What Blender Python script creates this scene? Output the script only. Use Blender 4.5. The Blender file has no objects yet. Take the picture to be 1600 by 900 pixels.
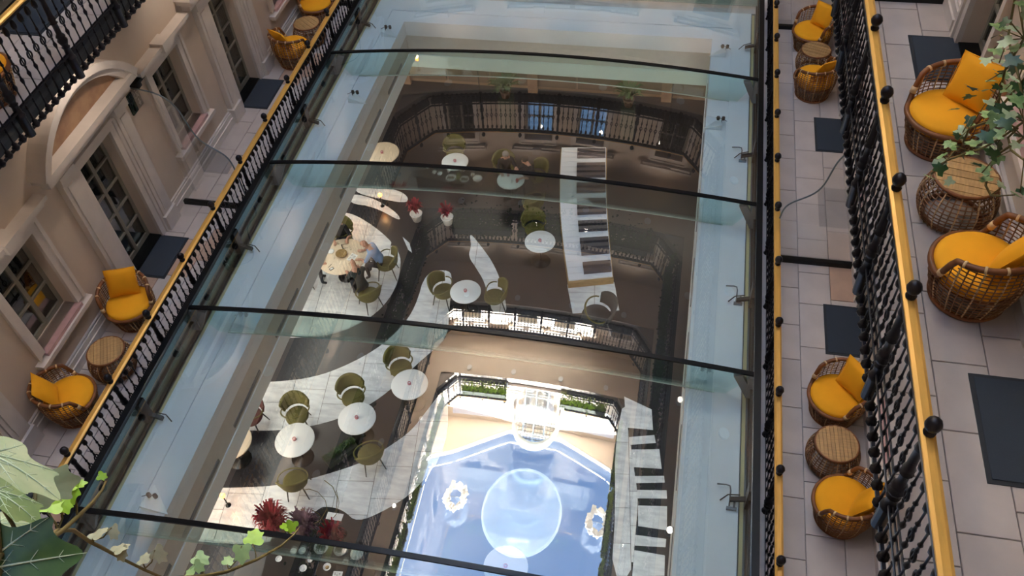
import bpy, math, random
from mathutils import Vector, Matrix
random.seed(7)
S = 1.25                      # image-fit unit -> metres; whole scene and camera scaled, baked into meshes
sc = bpy.context.scene
COL = sc.collection
PI = math.pi
# ---------------------------------------------------------------- camera
CAM = (2.42, 0.0, 13.28)
cd = bpy.data.cameras.new('camera'); cam = bpy.data.objects.new('camera', cd); COL.objects.link(cam)
def cam_basis(yaw, pit, rol):
    fw = Vector((math.sin(yaw)*math.cos(pit), math.cos(yaw)*math.cos(pit), -math.sin(pit)))
    rt = Vector((math.cos(yaw), -math.sin(yaw), 0)); dn = fw.cross(rt)
    r2 = math.cos(rol)*rt + math.sin(rol)*dn
    d2 = -math.sin(rol)*rt + math.cos(rol)*dn
    return r2, -d2, -fw
bx_, by_, bz_ = cam_basis(-2.56385912e-01, 8.50293912e-01, 8.74152082e-02)
cam.matrix_world = Matrix(((bx_.x, by_.x, bz_.x, CAM[0]*S), (bx_.y, by_.y, bz_.y, CAM[1]*S), (bx_.z, by_.z, bz_.z, CAM[2]*S), (0, 0, 0, 1)))
cd.sensor_width = 36; cd.lens = 36*1366.5/1600; cd.clip_start = 0.05; cd.clip_end = 500
sc.camera = cam
# ---------------------------------------------------------------- sky, sun, exposure
w = bpy.data.worlds.new('world'); sc.world = w; w.use_nodes = True
nt = w.node_tree; nt.nodes.clear()
out = nt.nodes.new('ShaderNodeOutputWorld'); bg = nt.nodes.new('ShaderNodeBackground')
sky = nt.nodes.new('ShaderNodeTexSky'); sky.sky_type = 'NISHITA'; sky.sun_disc = False
sky.sun_elevation = math.radians(40); sky.sun_rotation = math.radians(170); sky.ozone_density = 1.5
tc = nt.nodes.new('ShaderNodeTexCoord'); nz = nt.nodes.new('ShaderNodeTexNoise'); nz.inputs['Scale'].default_value = 2.2; nz.inputs['Detail'].default_value = 5
rp = nt.nodes.new('ShaderNodeMapRange'); rp.inputs[1].default_value = 0.50; rp.inputs[2].default_value = 0.9; rp.inputs[4].default_value = 0.28
mx = nt.nodes.new('ShaderNodeMixRGB'); mx.inputs[2].default_value = (5.5, 5.9, 6.4, 1)
nt.links.new(tc.outputs['Generated'], nz.inputs['Vector']); nt.links.new(nz.outputs['Fac'], rp.inputs[0])
nt.links.new(rp.outputs[0], mx.inputs[0]); nt.links.new(sky.outputs[0], mx.inputs[1]); nt.links.new(mx.outputs[0], bg.inputs[0])
nt.links.new(bg.outputs[0], out.inputs[0]); bg.inputs[1].default_value = 0.62
sun = bpy.data.lights.new('sun', 'SUN'); sun.energy = 125; sun.angle = math.radians(0.6); sun.color = (1, .95, .86)
so = bpy.data.objects.new('sun', sun); COL.objects.link(so)
so.rotation_euler = Vector((0.20, -1.0, 0.47)).to_track_quat('Z', 'Y').to_euler(); so.location = (10, -20, 40)
vs = sc.view_settings; vs.view_transform = 'Standard'; vs.look = 'None'; vs.gamma = 1; vs.exposure = 1.12; vs.use_curve_mapping = False
# added fill: warm area lights over the ground floor, spots under each gallery
def area(name, loc, sx, sy, energy, color, rot=(0, 0, 0)):
    l = bpy.data.lights.new(name, 'AREA'); l.shape = 'RECTANGLE'; l.size = sx*S; l.size_y = sy*S; l.energy = energy; l.color = color
    o = bpy.data.objects.new(name, l); COL.objects.link(o); o.location = [c*S for c in loc]; o.rotation_euler = rot
area('ground_fill', (-5.2, 8, 3.3), .8, 14, 190, (1, .93, .84))  # added to brighten the ground floor, not fittings of the room
area('ground_fill', (5.0, 8, 3.3), .8, 14, 140, (1, .93, .84))
area('ground_fill', (0, 16.2, 3.3), 8, .8, 55, (1, .86, .7))
FILL_SPOTS = []  # added spots that brighten the galleries, turned away from the glass roof
for lv, zc, en in ((0, 7.92, 26), (1, 11.56, 20), (2, 15.26, 18), (3, 18.88, 18)):
    for yy in (1.7, 4.6, 7.5, 10.4, 13.3):
        for sx in (-1, 1): FILL_SPOTS.append((sx*4.3, yy, zc, en))
    for xx in (-2.9, -1.0, 1.0, 2.9): FILL_SPOTS.append((xx, 15.35, zc, en*2.0))
for x_, y_, z_, e_ in FILL_SPOTS:
    l = bpy.data.lights.new('gallery_fill', 'SPOT'); l.energy = e_; l.color = (1, .85, .72); l.shadow_soft_size = .08; l.spot_size = math.radians(112); l.spot_blend = .7
    o = bpy.data.objects.new('gallery_fill', l); COL.objects.link(o); o.location = (x_*S, y_*S, (z_-.06)*S)
    o.rotation_euler = Vector((-.6*(1 if x_ > 0 else -1) if abs(x_) > 3 else 0, 0 if abs(x_) > 3 else -.6, 1)).to_track_quat('Z', 'Y').to_euler()

# ---------------------------------------------------------------- materials
def rgb(h):
    c = [int(h[i:i+2], 16)/255 for i in (0, 2, 4)]
    return tuple(x/12.92 if x < .04045 else ((x+.055)/1.055)**2.4 for x in c) + (1,)
def mat(name, col, rough=.6, metal=0, var=0, scale=6, bump=0, spec=.5, objvar=0, col2=None, stretch=None, detail=4):
    m = bpy.data.materials.new(name); m.use_nodes = True; n = m.node_tree.nodes; l = m.node_tree.links
    b = n['Principled BSDF']; b.inputs['Roughness'].default_value = rough; b.inputs['Metallic'].default_value = metal
    b.inputs['Specular IOR Level'].default_value = spec
    c = rgb(col) if isinstance(col, str) else col
    b.inputs['Base Color'].default_value = c
    last = None
    if var or bump or col2:
        t = n.new('ShaderNodeTexCoord'); mp = n.new('ShaderNodeMapping'); z = n.new('ShaderNodeTexNoise')
        z.inputs['Scale'].default_value = scale; z.inputs['Detail'].default_value = detail
        if stretch: mp.inputs['Scale'].default_value = stretch
        l.new(t.outputs['Object'], mp.inputs[0]); l.new(mp.outputs[0], z.inputs['Vector'])
        cr = n.new('ShaderNodeValToRGB')
        c2 = rgb(col2) if col2 else tuple(x*(1-var) for x in c[:3])+(1,)
        cr.color_ramp.elements[0].position = .35; cr.color_ramp.elements[1].position = .65
        cr.color_ramp.elements[0].color = c2; cr.color_ramp.elements[1].color = c
        l.new(z.outputs['Fac'], cr.inputs[0]); last = cr.outputs[0]
        if bump:
            bp = n.new('ShaderNodeBump'); bp.inputs['Strength'].default_value = bump; bp.inputs['Distance'].default_value = .01
            l.new(z.outputs['Fac'], bp.inputs['Height']); l.new(bp.outputs[0], b.inputs['Normal'])
    if objvar:
        oi = n.new('ShaderNodeObjectInfo'); mr = n.new('ShaderNodeMapRange'); mr.inputs[3].default_value = 1-objvar; mr.inputs[4].default_value = 1+objvar
        hs = n.new('ShaderNodeHueSaturation'); l.new(oi.outputs['Random'], mr.inputs[0]); l.new(mr.outputs[0], hs.inputs['Value'])
        if last: l.new(last, hs.inputs['Color'])
        else: hs.inputs['Color'].default_value = c
        last = hs.outputs[0]
    if last: l.new(last, b.inputs['Base Color'])
    return m
def glassmat(name, tint, r0, r1=1.0, power=5, haze=None):
    m = bpy.data.materials.new(name); m.use_nodes = True; n = m.node_tree.nodes; l = m.node_tree.links; n.clear()
    o = n.new('ShaderNodeOutputMaterial'); mix = n.new('ShaderNodeMixShader'); t = n.new('ShaderNodeBsdfTransparent'); g = n.new('ShaderNodeBsdfGlossy')
    t.inputs[0].default_value = tint; g.inputs['Roughness'].default_value = 0; g.inputs[0].default_value = (1, 1, 1, 1)
    f = n.new('ShaderNodeFresnel'); f.inputs[0].default_value = 1.5; mr = n.new('ShaderNodeMapRange'); mr.inputs[1].default_value = .04
    mr.inputs[3].default_value = r0; mr.inputs[4].default_value = r1
    l.new(f.outputs[0], mr.inputs[0]); l.new(mr.outputs[0], mix.inputs[0]); l.new(t.outputs[0], mix.inputs[1]); l.new(g.outputs[0], mix.inputs[2])
    if haze:
        d = n.new('ShaderNodeBsdfTranslucent'); d.inputs[0].default_value = haze[0]; m2 = n.new('ShaderNodeMixShader'); m2.inputs[0].default_value = haze[1]
        l.new(mix.outputs[0], m2.inputs[1]); l.new(d.outputs[0], m2.inputs[2]); l.new(m2.outputs[0], o.inputs[0])
    else: l.new(mix.outputs[0], o.inputs[0])
    return m
def emit(name, col, s):
    m = bpy.data.materials.new(name); m.use_nodes = True; b = m.node_tree.nodes['Principled BSDF']
    b.inputs['Emission Color'].default_value = rgb(col); b.inputs['Emission Strength'].default_value = s; b.inputs['Base Color'].default_value = rgb(col); return m
M = {}
M['plaster'] = mat('plaster', 'd6c5b4', .8, var=.06, scale=1.5, bump=.05)
M['stone'] = mat('pale_stone', 'e0d6cd', .6, var=.10, scale=3, bump=.05)
M['rosestone'] = mat('rose_stone', 'cfa6a2', .45, var=.15, scale=7)
M['orangestone'] = mat('orange_marble', 'a8876a', .5, col2='93705a', scale=5)
M['ftile'] = mat('floor_stone', 'c6b9b0', .5, var=.12, scale=2.2, bump=.03, objvar=.06)
M['ftile_rose'] = mat('floor_stone_rose', 'c9a68d', .5, var=.12, scale=3)
M['joint'] = mat('tile_joint', 'a39a93', .9)
M['granite'] = mat('dark_granite', '2b2b30', .3, col2='1c1c20', scale=60, detail=6)
M['marble'] = mat('white_marble', 'eef2f4', .25, col2='cfd4da', scale=2.6, stretch=(1, 3, 1), objvar=.04, detail=8)
M['iron'] = mat('black_iron', '2a2629', .38, metal=.55, spec=.6)
M['ironpaint'] = mat('grey_black_iron', '35383b', .45, metal=.3)
M['brass'] = mat('gilded_handrail', 'eab257', .3, metal=.25, var=.12, scale=4, stretch=(8, 1, 8))
M['black'] = mat('black_steel', '0b0f11', .35, metal=.3)
M['white'] = mat('white_coping', 'f1f4f5', .45, var=.03, scale=2)
M['steel'] = mat('steel', '7b868a', .4, metal=.7)
M['greysteel'] = mat('grey_sheet', '6d7375', .5, metal=.2)
M['yellowtrim'] = mat('cream_gasket', 'cfc08a', .6)
M['roofglass'] = glassmat('roof_glass', (.90, 1, .985, 1), .22)
M['finglass'] = glassmat('fin_glass', (.84, .95, .92, 1), .05, .6)
M['sideglass'] = glassmat('side_glass', (.72, .86, .85, 1), .10, .7)
M['finedge'] = mat('glass_edge', 'dfe9dc', .3, spec=.8)
M['clearglass'] = glassmat('clear_glass', (.985, .99, .985, 1), .03, .4)
M['skylight'] = glassmat('skylight_glass', (.93, .97, 1, 1), .04, .5)
M['frost'] = glassmat('frosted_disc', (.86, .93, .98, 1), .04, .3, haze=((.8, .9, 1, 1), .055))
M['frostrim'] = glassmat('frosted_rim', (.86, .93, .98, 1), .04, .3, haze=((.9, .97, 1, 1), .13))
M['frame'] = mat('window_frame', '8f8a7c', .5, var=.08, scale=5)
M['pane'] = glassmat('window_pane', (.55, .6, .58, 1), .16, .9)
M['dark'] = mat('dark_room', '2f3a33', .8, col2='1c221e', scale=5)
M['lace'] = mat('lace_curtain', 'aab4ac', .9, col2='303a36', scale=16, detail=3)
M['mat'] = mat('entrance_mat', '3a424c', .95, var=.25, scale=220, bump=.3)
M['matedge'] = mat('mat_edge', '2c2f33', .8)
M['cushion'] = mat('yellow_fabric', 'ffb013', .85, var=.05, scale=5)
M['rattan'] = mat('rattan', '9a6a42', .55, var=.35, scale=18, objvar=.04)
M['rim'] = mat('rattan_rim', '8a5227', .5, var=.3, scale=10)
M['strap'] = mat('pale_binding', 'dcb988', .6)
M['wood'] = mat('table_planks', 'c39a63', .55, var=.25, scale=3, stretch=(2, 14, 2), objvar=.14)
M['tabletop'] = mat('white_tabletop', 'f3f6f6', .35, var=.02)
M['tablewarm'] = mat('cream_tabletop', 'ecd8bd', .4, var=.05)
M['olive'] = mat('olive_velvet', '6b6733', .8, var=.25, scale=9)
M['redvelvet'] = mat('wine_red_fabric', '5b2a2c', .85, var=.3, scale=9)
M['charcoal'] = mat('charcoal_fabric', '3e4244', .8, var=.2)
M['leaf'] = mat('leaf_green', '8aa03a', .5, var=.35, scale=9, objvar=.25)
M['leafdark'] = mat('leaf_dark', '34561f', .45, var=.4, scale=9, objvar=.25)
M['ivy'] = mat('ivy_leaf', 'a4b672', .5, col2='5c7a3c', scale=14, objvar=.2)
M['leafpale'] = mat('ivy_leaf_pale', 'b9c095', .5, col2='9fae80', scale=22)
M['leafmid'] = mat('ivy_leaf_mid', '8a9a5e', .5, col2='6a824c', scale=18)
M['leafdeep'] = mat('ivy_leaf_deep', '5d7c3a', .4, col2='33552a', scale=12)
M['lime'] = mat('ivy_leaf_lime', 'a4cc2e', .45, var=.15, scale=20)
M['wither'] = mat('ivy_leaf_withered', 'b5b08a', .7, var=.2, scale=30)
M['soft'] = mat('ivy_leaf_soft', 'a9c47c', .5, var=.15, scale=20)
M['vein'] = mat('leaf_vein', 'd3e0bf', .6)
M['stem'] = mat('vine_stem', '7d6b35', .7, var=.3, scale=30)
M['redleaf'] = mat('red_foliage', 'a01c33', .6, var=.4, scale=20)
M['mauve'] = mat('mauve_flower', '8d6a7c', .7, var=.4, scale=20)
M['pot'] = mat('clay_pot', '6a5446', .8)
M['skin'] = mat('skin', 'c99780', .55, var=.05)
M['blueshirt'] = mat('pale_blue_shirt', '7fa8dc', .8, var=.08)
M['darkshirt'] = mat('dark_patterned_shirt', '2e3a3a', .8, col2='15191b', scale=25)
M['blackcloth'] = mat('black_cloth', '1a1b20', .85)
M['rosecloth'] = mat('dusky_rose_cloth', '8a5a52', .85)
M['greycloth'] = mat('grey_cloth', '6c7470', .85)
M['trouser'] = mat('dark_trousers', '2a2f38', .85)
M['hair'] = mat('dark_hair', '2c2019', .6)
M['hairgrey'] = mat('grey_hair', '9a938c', .6)
M['shoe'] = mat('black_shoe', '121212', .4)
M['eye'] = mat('eye', '101010', .2)
M['paper'] = mat('white_paper', 'f2f2f0', .7)
M['ink'] = mat('ink', '22262a', .6)
M['signgreen'] = mat('sign_green', '0d2b20', .4)
M['candle'] = mat('pink_candle', 'c9828a', .4)
M['drink'] = mat('red_drink', 'b01030', .2)
M['bread'] = mat('bread_basket', 'a98a58', .8, var=.3, scale=30)
M['warmwall'] = mat('ground_wall', 'a8886c', .8, var=.12, scale=1.2)
M['woodwall'] = mat('bar_wood', 'a98a58', .5, var=.25, scale=2, stretch=(1, 12, 12))
M['panel'] = mat('panel_brown', '77624e', .6, var=.2, scale=2)
M['key_white'] = mat('white_key', 'eef1fa', .22)
M['key_black'] = mat('black_key', '4a454d', .35)
M['bulb'] = emit('warm_bulb', 'ff8424', 14)
M['crystal'] = mat('white_crystal', 'ffffff', .3)
M['planter'] = mat('planter_box', '3c4038', .8)
M['fixture'] = mat('fixture_white', 'eef3f2', .4)

# ---------------------------------------------------------------- mesh helpers
class MB:
    def __init__(s): s.v = []; s.f = []; s.mi = []; s.sm = []
    def add(s, vs, fs, mi=0, smooth=False):
        b = len(s.v); s.v += [tuple(p) for p in vs]
        for f in fs: s.f.append([b+i for i in f]); s.mi.append(mi); s.sm.append(smooth)
        return s
    def box(s, x0, x1, y0, y1, z0, z1, mi=0):
        vs = [(x, y, z) for z in (z0, z1) for y in (y0, y1) for x in (x0, x1)]
        return s.add(vs, [(0, 2, 3, 1), (4, 5, 7, 6), (0, 1, 5, 4), (2, 6, 7, 3), (0, 4, 6, 2), (1, 3, 7, 5)], mi)
    def obox(s, c, ax, ay, az, mi=0):   # centre + three half-axis vectors
        c = Vector(c); ax = Vector(ax); ay = Vector(ay); az = Vector(az)
        vs = [c+i*ax+j*ay+k*az for k in (-1, 1) for j in (-1, 1) for i in (-1, 1)]
        return s.add(vs, [(0, 2, 3, 1), (4, 5, 7, 6), (0, 1, 5, 4), (2, 6, 7, 3), (0, 4, 6, 2), (1, 3, 7, 5)], mi)
    def lathe(s, prof, n=12, c=(0, 0, 0), mi=0, smooth=True, caps=True):
        vs = []; fs = []
        for r, z in prof:
            for i in range(n):
                a = 2*PI*i/n; vs.append((c[0]+r*math.cos(a), c[1]+r*math.sin(a), c[2]+z))
        for k in range(len(prof)-1):
            for i in range(n):
                j = (i+1) % n; fs.append((k*n+i, k*n+j, (k+1)*n+j, (k+1)*n+i))
        s.add(vs, fs, mi, smooth)
        if caps:
            b = len(s.v)-len(vs); m = (len(prof)-1)*n
            s.f.append([b+i for i in range(n)][::-1]); s.mi.append(mi); s.sm.append(False)
            s.f.append([b+m+i for i in range(n)]); s.mi.append(mi); s.sm.append(False)
        return s
    def tube(s, pts, r, n=6, closed=False, mi=0, smooth=True):
        pts = [Vector(p) for p in pts]; N = len(pts); vs = []; fs = []
        rr = r if isinstance(r, (list, tuple)) else [r]*N
        up = Vector((0, 0, 1)); prev = None
        for i, p in enumerate(pts):
            if closed: t = pts[(i+1) % N]-pts[i-1]
            else: t = pts[min(i+1, N-1)]-pts[max(i-1, 0)]
            t.normalize()
            a = t.cross(up) if prev is None else prev-t*prev.dot(t)
            if a.length < 1e-4: a = t.cross(Vector((1, 0, 0)))
            a.normalize(); prev = a; b = t.cross(a)
            for k in range(n):
                g = 2*PI*k/n; vs.append(p+(a*math.cos(g)+b*math.sin(g))*rr[i])
        for i in range(N if closed else N-1):
            i2 = (i+1) % N
            for k in range(n):
                k2 = (k+1) % n; fs.append((i*n+k, i*n+k2, i2*n+k2, i2*n+k))
        if not closed:
            fs.append(tuple(range(n))[::-1]); fs.append(tuple((N-1)*n+k for k in range(n)))
        return s.add(vs, fs, mi, smooth)
    def prism(s, poly, z0, z1, mi=0):
        n = len(poly); vs = [(x, y, z0) for x, y in poly]+[(x, y, z1) for x, y in poly]
        a = sum(poly[i][0]*poly[(i+1) % n][1]-poly[(i+1) % n][0]*poly[i][1] for i in range(n))
        if a < 0: vs = [(x, y, z0) for x, y in poly[::-1]]+[(x, y, z1) for x, y in poly[::-1]]
        fs = [tuple(range(n))[::-1], tuple(range(n, 2*n))]+[(i, (i+1) % n, n+(i+1) % n, n+i) for i in range(n)]
        return s.add(vs, fs, mi)
    def sphere(s, c, r, nu=10, nv=7, mi=0, sc_=(1, 1, 1)):
        pr = [(max(.0005, r*math.sin(PI*k/nv)), -r*math.cos(PI*k/nv)) for k in range(nv+1)]
        b = len(s.v); s.lathe(pr, nu, (0, 0, 0), mi)
        for i in range(b, len(s.v)):
            x, y, z = s.v[i]; s.v[i] = (c[0]+x*sc_[0], c[1]+y*sc_[1], c[2]+z*sc_[2])
        return s
    def xf(s, mtx):
        s.v = [tuple(mtx @ Vector(p)) for p in s.v]; return s
    def mesh(s, name, mats):
        me = bpy.data.meshes.new(name); me.from_pydata([(x*S, y*S, z*S) for x, y, z in s.v], [], s.f)
        if not isinstance(mats, (list, tuple)): mats = [mats]
        for m in mats: me.materials.append(M[m] if isinstance(m, str) else m)
        me.polygons.foreach_set('material_index', s.mi); me.polygons.foreach_set('use_smooth', s.sm); me.update(); return me
    def build(s, name, mats, parent=None, loc=(0, 0, 0), rz=0, **props):
        return put(name, s.mesh(name, mats), parent, loc, rz, **props)
def put(name, me, parent=None, loc=(0, 0, 0), rz=0, **props):
    o = bpy.data.objects.new(name, me); COL.objects.link(o); o.location = [c*S for c in loc]; o.rotation_euler.z = rz
    if parent: o.parent = parent
    for k, v in props.items(): o[k] = v
    return o
def thing(name, label, cat, loc=(0, 0, 0), rz=0, group=None):
    o = put(name, None, None, loc, rz, label=label, category=cat)
    if group: o['group'] = group
    return o
def copy_tree(o, parent=None):
    c = o.copy(); COL.objects.link(c); c.parent = parent
    for ch in o.children: copy_tree(ch, c)
    return c
def recopy(o, loc, rz, label, group=None):
    kids = list(o.children); c = o.copy(); COL.objects.link(c)
    c.location = [q*S for q in loc]; c.rotation_euler.z = rz; c['label'] = label
    if group: c['group'] = group
    for k in kids: copy_tree(k, c)
    return c

# ---------------------------------------------------------------- levels (image-fit units)
LZ = [4.30, 8.26, 11.90, 15.60, 19.22]      # gallery floors
ROOF = 23.98
WX = 4.98; RX = [3.81, 3.93, 3.93, 3.93, 3.93]; FY = [15.4]+[14.98]*4; WY = 16.6
NY = -2.4
DOORS = [3.60, 7.52, 11.44, 15.36]; WINS = [1.64, 5.60, 9.54, 13.40]

# ---- walls with openings
def wall(name, axis, pos, thick, u0, u1, z0, z1, holes, m):
    """axis 'x': wall plane x=pos, u=y ; axis 'y': plane y=pos, u=x"""
    mb = MB()
    us = sorted(set([u0, u1]+[h[0] for h in holes]+[h[1] for h in holes]))
    for a, b in zip(us[:-1], us[1:]):
        hs = sorted([(h[2], h[3]) for h in holes if h[0] <= a+1e-6 and h[1] >= b-1e-6])
        z = z0
        for h0, h1 in hs+[(z1, z1)]:
            if h0 > z+1e-6:
                if axis == 'x': mb.box(min(pos, pos+thick), max(pos, pos+thick), a, b, z, h0)
                else: mb.box(a, b, min(pos, pos+thick), max(pos, pos+thick), z, h0)
            z = h1
    return mb.build(name, m, kind='structure')
WH = (.70, 1.97); DH = (0.0, 1.97)
def side_holes():
    h = []
    for z in LZ:
        for y in DOORS: h.append((y-.39, y+.39, z+DH[0], z+DH[1]))
        for y in WINS: h.append((y-.40, y+.40, z+WH[0], z+WH[1]))
    return h
wall('wall_left', 'x', -WX, -.35, NY, WY+.3, 3.9, ROOF, side_holes(), 'plaster')
wall('wall_right', 'x', WX, .35, NY, WY+.3, 3.9, ROOF, side_holes(), 'plaster')
FX = [-3.15, -.78, .78, 3.15]
wall('wall_far', 'y', WY, .35, -WX, WX, 3.9, ROOF, [(x-.42, x+.42, z+.1, z+2.3) for z in LZ for x in FX], 'plaster')
wall('wall_near', 'y', NY, -.3, -WX-.3, WX+.3, 0, ROOF, [], 'plaster')
# ground floor room
wall('wall_left_ground', 'x', -7.2, -.3, NY, 18.2, 0, 4.1, [], 'warmwall')
wall('wall_right_ground', 'x', 6.6, .3, NY, 18.2, 0, 4.1, [], 'warmwall')
wall('wall_far_ground', 'y', 17.9, .3, -7.2, 6.6, 0, 4.1, [], 'warmwall')
wd = thing('wall_panelling', 'tan timber wall panelling with darker joints at the far end of the ground floor', 'panelling', (0, 17.84, 0))
for i in range(12):
    MB().box(-.52, .52, -.04, .04, .15, 3.6).build('panel', 'panel', wd, (-6.2+i*1.1, 0, 0))
    if i % 3 == 1: MB().box(-.12, .12, -.08, .02, 0, 3.8).build('pilaster', 'orangestone', wd, (-5.65+i*1.1, -.04, 0))

# ---- galleries: slab, fascia, floor tiles
def ring_slab(i, z):
    rx = RX[i]; mb = MB()
    e = rx+.15
    mb.box(-WX-.0, -e, NY, WY, z-.26, z-.02); mb.box(e, WX, NY, WY, z-.26, z-.02)
    c = 0 if i == 0 else .62
    mb.box(-e, e, FY[i]+.15, WY, z-.26, z-.02)
    if c:
        f_ = FY[i]+.15; mb.prism([(-e, f_-c-.04), (-e, f_), (-e+c+.04, f_)], z-.26, z-.02); mb.prism([(e, f_-c-.04), (e-c-.04, f_), (e, f_)], z-.26, z-.02)
    mb.box(-e, e, NY, -.35, z-.26, z-.02)
    return mb.build('floor_gallery_%d' % (i+1), ['joint', 'plaster'], kind='structure')
slabs = [ring_slab(i, z) for i, z in enumerate(LZ)]
# ceilings of the galleries (plaster soffits)
for i, z in enumerate(LZ):
    mb = MB()
    e = RX[i]+.13; mb.box(-WX, -e, NY, WY, z-.30, z-.262); mb.box(e, WX, NY, WY, z-.30, z-.262); mb.box(-e, e, FY[i]+.13, WY, z-.30, z-.262)
    mb.build('ceiling_gallery_%d' % (i+1), 'plaster', kind='structure')
fill_me = MB().lathe([(.09, 0), (.10, .01), (.10, .04), (.06, .04)], 16).mesh('fill_fitting', 'fixture')  # invented fitting that houses each added fill spot
YN_ = {1.7: 'nearest', 4.6: 'second', 7.5: 'middle', 10.4: 'fourth', 13.3: 'farthest'}
for k, (x_, y_, z_, e_) in enumerate(FILL_SPOTS):
    lab = 'added round fill light over the %s gallery, ' % ['first', 'second', 'third', 'fourth'][k//14]
    lab += ('left side, ' if x_ < 0 else 'right side, ')+YN_[y_]+' of five' if y_ in YN_ else 'far end, '+{-2.9: 'left corner', -1.0: 'left of centre', 1.0: 'right of centre', 2.9: 'right corner'}[x_]
    put('fill_fitting', fill_me, None, (x_, y_, z_), 0, label=lab, category='lamp', group='added gallery fill lights')
# tiles on the galleries seen directly: left and right of levels 1 and 2; the rest in one sheet
tiles = {}
def tile_mesh(wx, wy, m):
    k = (round(wx, 3), round(wy, 3), m)
    if k not in tiles:
        e = .004; b = .003
        vs = [(-wx/2+e, -wy/2+e, -.02), (wx/2-e, -wy/2+e, -.02), (wx/2-e, wy/2-e, -.02), (-wx/2+e, wy/2-e, -.02),
              (-wx/2+e, -wy/2+e, -b), (wx/2-e, -wy/2+e, -b), (wx/2-e, wy/2-e, -b), (-wx/2+e, wy/2-e, -b),
              (-wx/2+e+b, -wy/2+e+b, 0), (wx/2-e-b, -wy/2+e+b, 0), (wx/2-e-b, wy/2-e-b, 0), (-wx/2+e+b, wy/2-e-b, 0)]
        fs = [(0, 1, 5, 4), (1, 2, 6, 5), (2, 3, 7, 6), (3, 0, 4, 7), (4, 5, 9, 8), (5, 6, 10, 9), (6, 7, 11, 10), (7, 4, 8, 11), (8, 9, 10, 11)]
        tiles[k] = MB().add(vs, fs).mesh('floor_tile', m)
    return tiles[k]
for i in (0, 1):
    z = LZ[i]
    for sgn in (-1, 1):
        r0 = RX[i]+.045; wd_ = (WX-r0)
        cols = [.32*wd_, .36*wd_, .32*wd_]; x = r0
        for ci, cw in enumerate(cols):
            y = 1.2+[0, .22, .41][ci] if i == 0 else .6+[0, .22, .41][ci]; k = 0
            while y < WY-.3:
                L = [.56, .72, .64][(k*2+ci) % 3]
                rose = (i == 0 and sgn == 1 and ci == 2 and 8.0 < y < 8.7) or (i == 0 and sgn == -1 and (k+ci) % 7 == 3)
                put('floor_tile', tile_mesh(cw, L, 'ftile_rose' if rose else 'ftile'), slabs[i], (sgn*(x+cw/2), y+L/2, z))
                y += L; k += 1
            x += cw
for i, z in enumerate(LZ):
    mb = MB(); e = RX[i]+.05
    if i > 1:
        mb.box(-WX, -e, NY, WY, z-.02, z); mb.box(e, WX, NY, WY, z-.02, z)
    mb.box(-e, e, FY[i]+.05, WY, z-.02, z)
    mb.build('floor_paving_%d' % (i+1), 'ftile', kind='structure')

# ---- baseboards
for i in (0, 1):
    z = LZ[i]
    for sgn, nm in ((-1, 'left'), (1, 'right')):
        mb = MB(); ys = [NY]
        for d in DOORS: ys += [d-.62, d+.62]
        ys.append(WY)
        for a, b in zip(ys[::2], ys[1::2]):
            xa, xb = sorted((sgn*WX, sgn*(WX-.05))); mb.box(xa, xb, a, b, z, z+.2)
            xa, xb = sorted((sgn*WX, sgn*(WX-.07))); mb.box(xa, xb, a, b, z, z+.12)
            xa, xb = sorted((sgn*WX, sgn*(WX-.03))); mb.box(xa, xb, a, b, z+.2, z+.225)
        mb.build('baseboard_%s%s' % (nm, '' if i == 0 else '_upper'), 'stone', kind='structure')

# ---------------------------------------------------------------- windows and doors
def casement_parts(w, z0, z1, rows, fine):
    """local frame: x along wall, y into room(+), z up. returns list (name, mesh, loc, kids)"""
    P = []; d = .16
    f = MB()
    t = .055
    f.box(-w/2, -w/2+t, d, d+.06, z0, z1); f.box(w/2-t, w/2, d, d+.06, z0, z1)
    f.box(-w/2+t, w/2-t, d, d+.06, z1-t, z1); f.box(-w/2+t, w/2-t, d, d+.06, z0, z0+t*1.3)
    f.box(-.03, .03, d-.01, d+.05, z0+t, z1-t)
    P.append(('frame', f.mesh('frame', 'frame'), (0, 0, 0)))
    zz = z0+t*1.3; h = (z1-t-zz)/rows
    hb = MB().box(-(w/2-t-.03)/2, (w/2-t-.03)/2, -.012, .03, -.014, .014).mesh('glazing_bar', 'frame')
    pw = w/2-t-.03
    pn = MB().box(-pw/2, pw/2, -.004, .004, -h/2+.014, h/2-.014).mesh('pane', 'pane')
    if fine:
        for s_ in (-1, 1):
            cx = s_*(.03+pw/2)
            for k in range(rows):
                P.append(('pane', pn, (cx, d+.02, zz+h*(k+.5))))
                if k: P.append(('glazing_bar', hb, (cx, d, zz+h*k)))
    else:
        q = MB()
        for k in range(1, rows): q.box(-w/2+t, w/2-t, d-.012, d+.03, zz+h*k-.014, zz+h*k+.014)
        P.append(('glazing_bars', q.mesh('glazing_bars', 'frame'), (0, 0, 0)))
        P.append(('pane', MB().box(-w/2+t, w/2-t, d+.016, d+.024, zz, z1-t).mesh('pane', 'pane'), (0, 0, 0)))
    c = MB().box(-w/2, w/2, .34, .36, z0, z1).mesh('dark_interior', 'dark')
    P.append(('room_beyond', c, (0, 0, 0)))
    # lace curtain: gathered sheet over the upper two thirds
    n = 26; vs = []; fs = []
    zc0 = z0+(z1-z0)*(.42 if fine else .3)
    for k in range(n+1):
        x = -w/2+.03+(w-.06)*k/n; y = .27+.018*math.sin(k*1.9)
        vs += [(x, y, zc0+.03*math.sin(k*1.1)), (x, y, z1-.02)]
    for k in range(n): fs.append((2*k, 2*k+2, 2*k+3, 2*k+1))
    P.append(('lace_curtain', MB().add(vs, fs, 0, True).mesh('lace_curtain', 'lace'), (0, 0, 0)))
    return P
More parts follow.
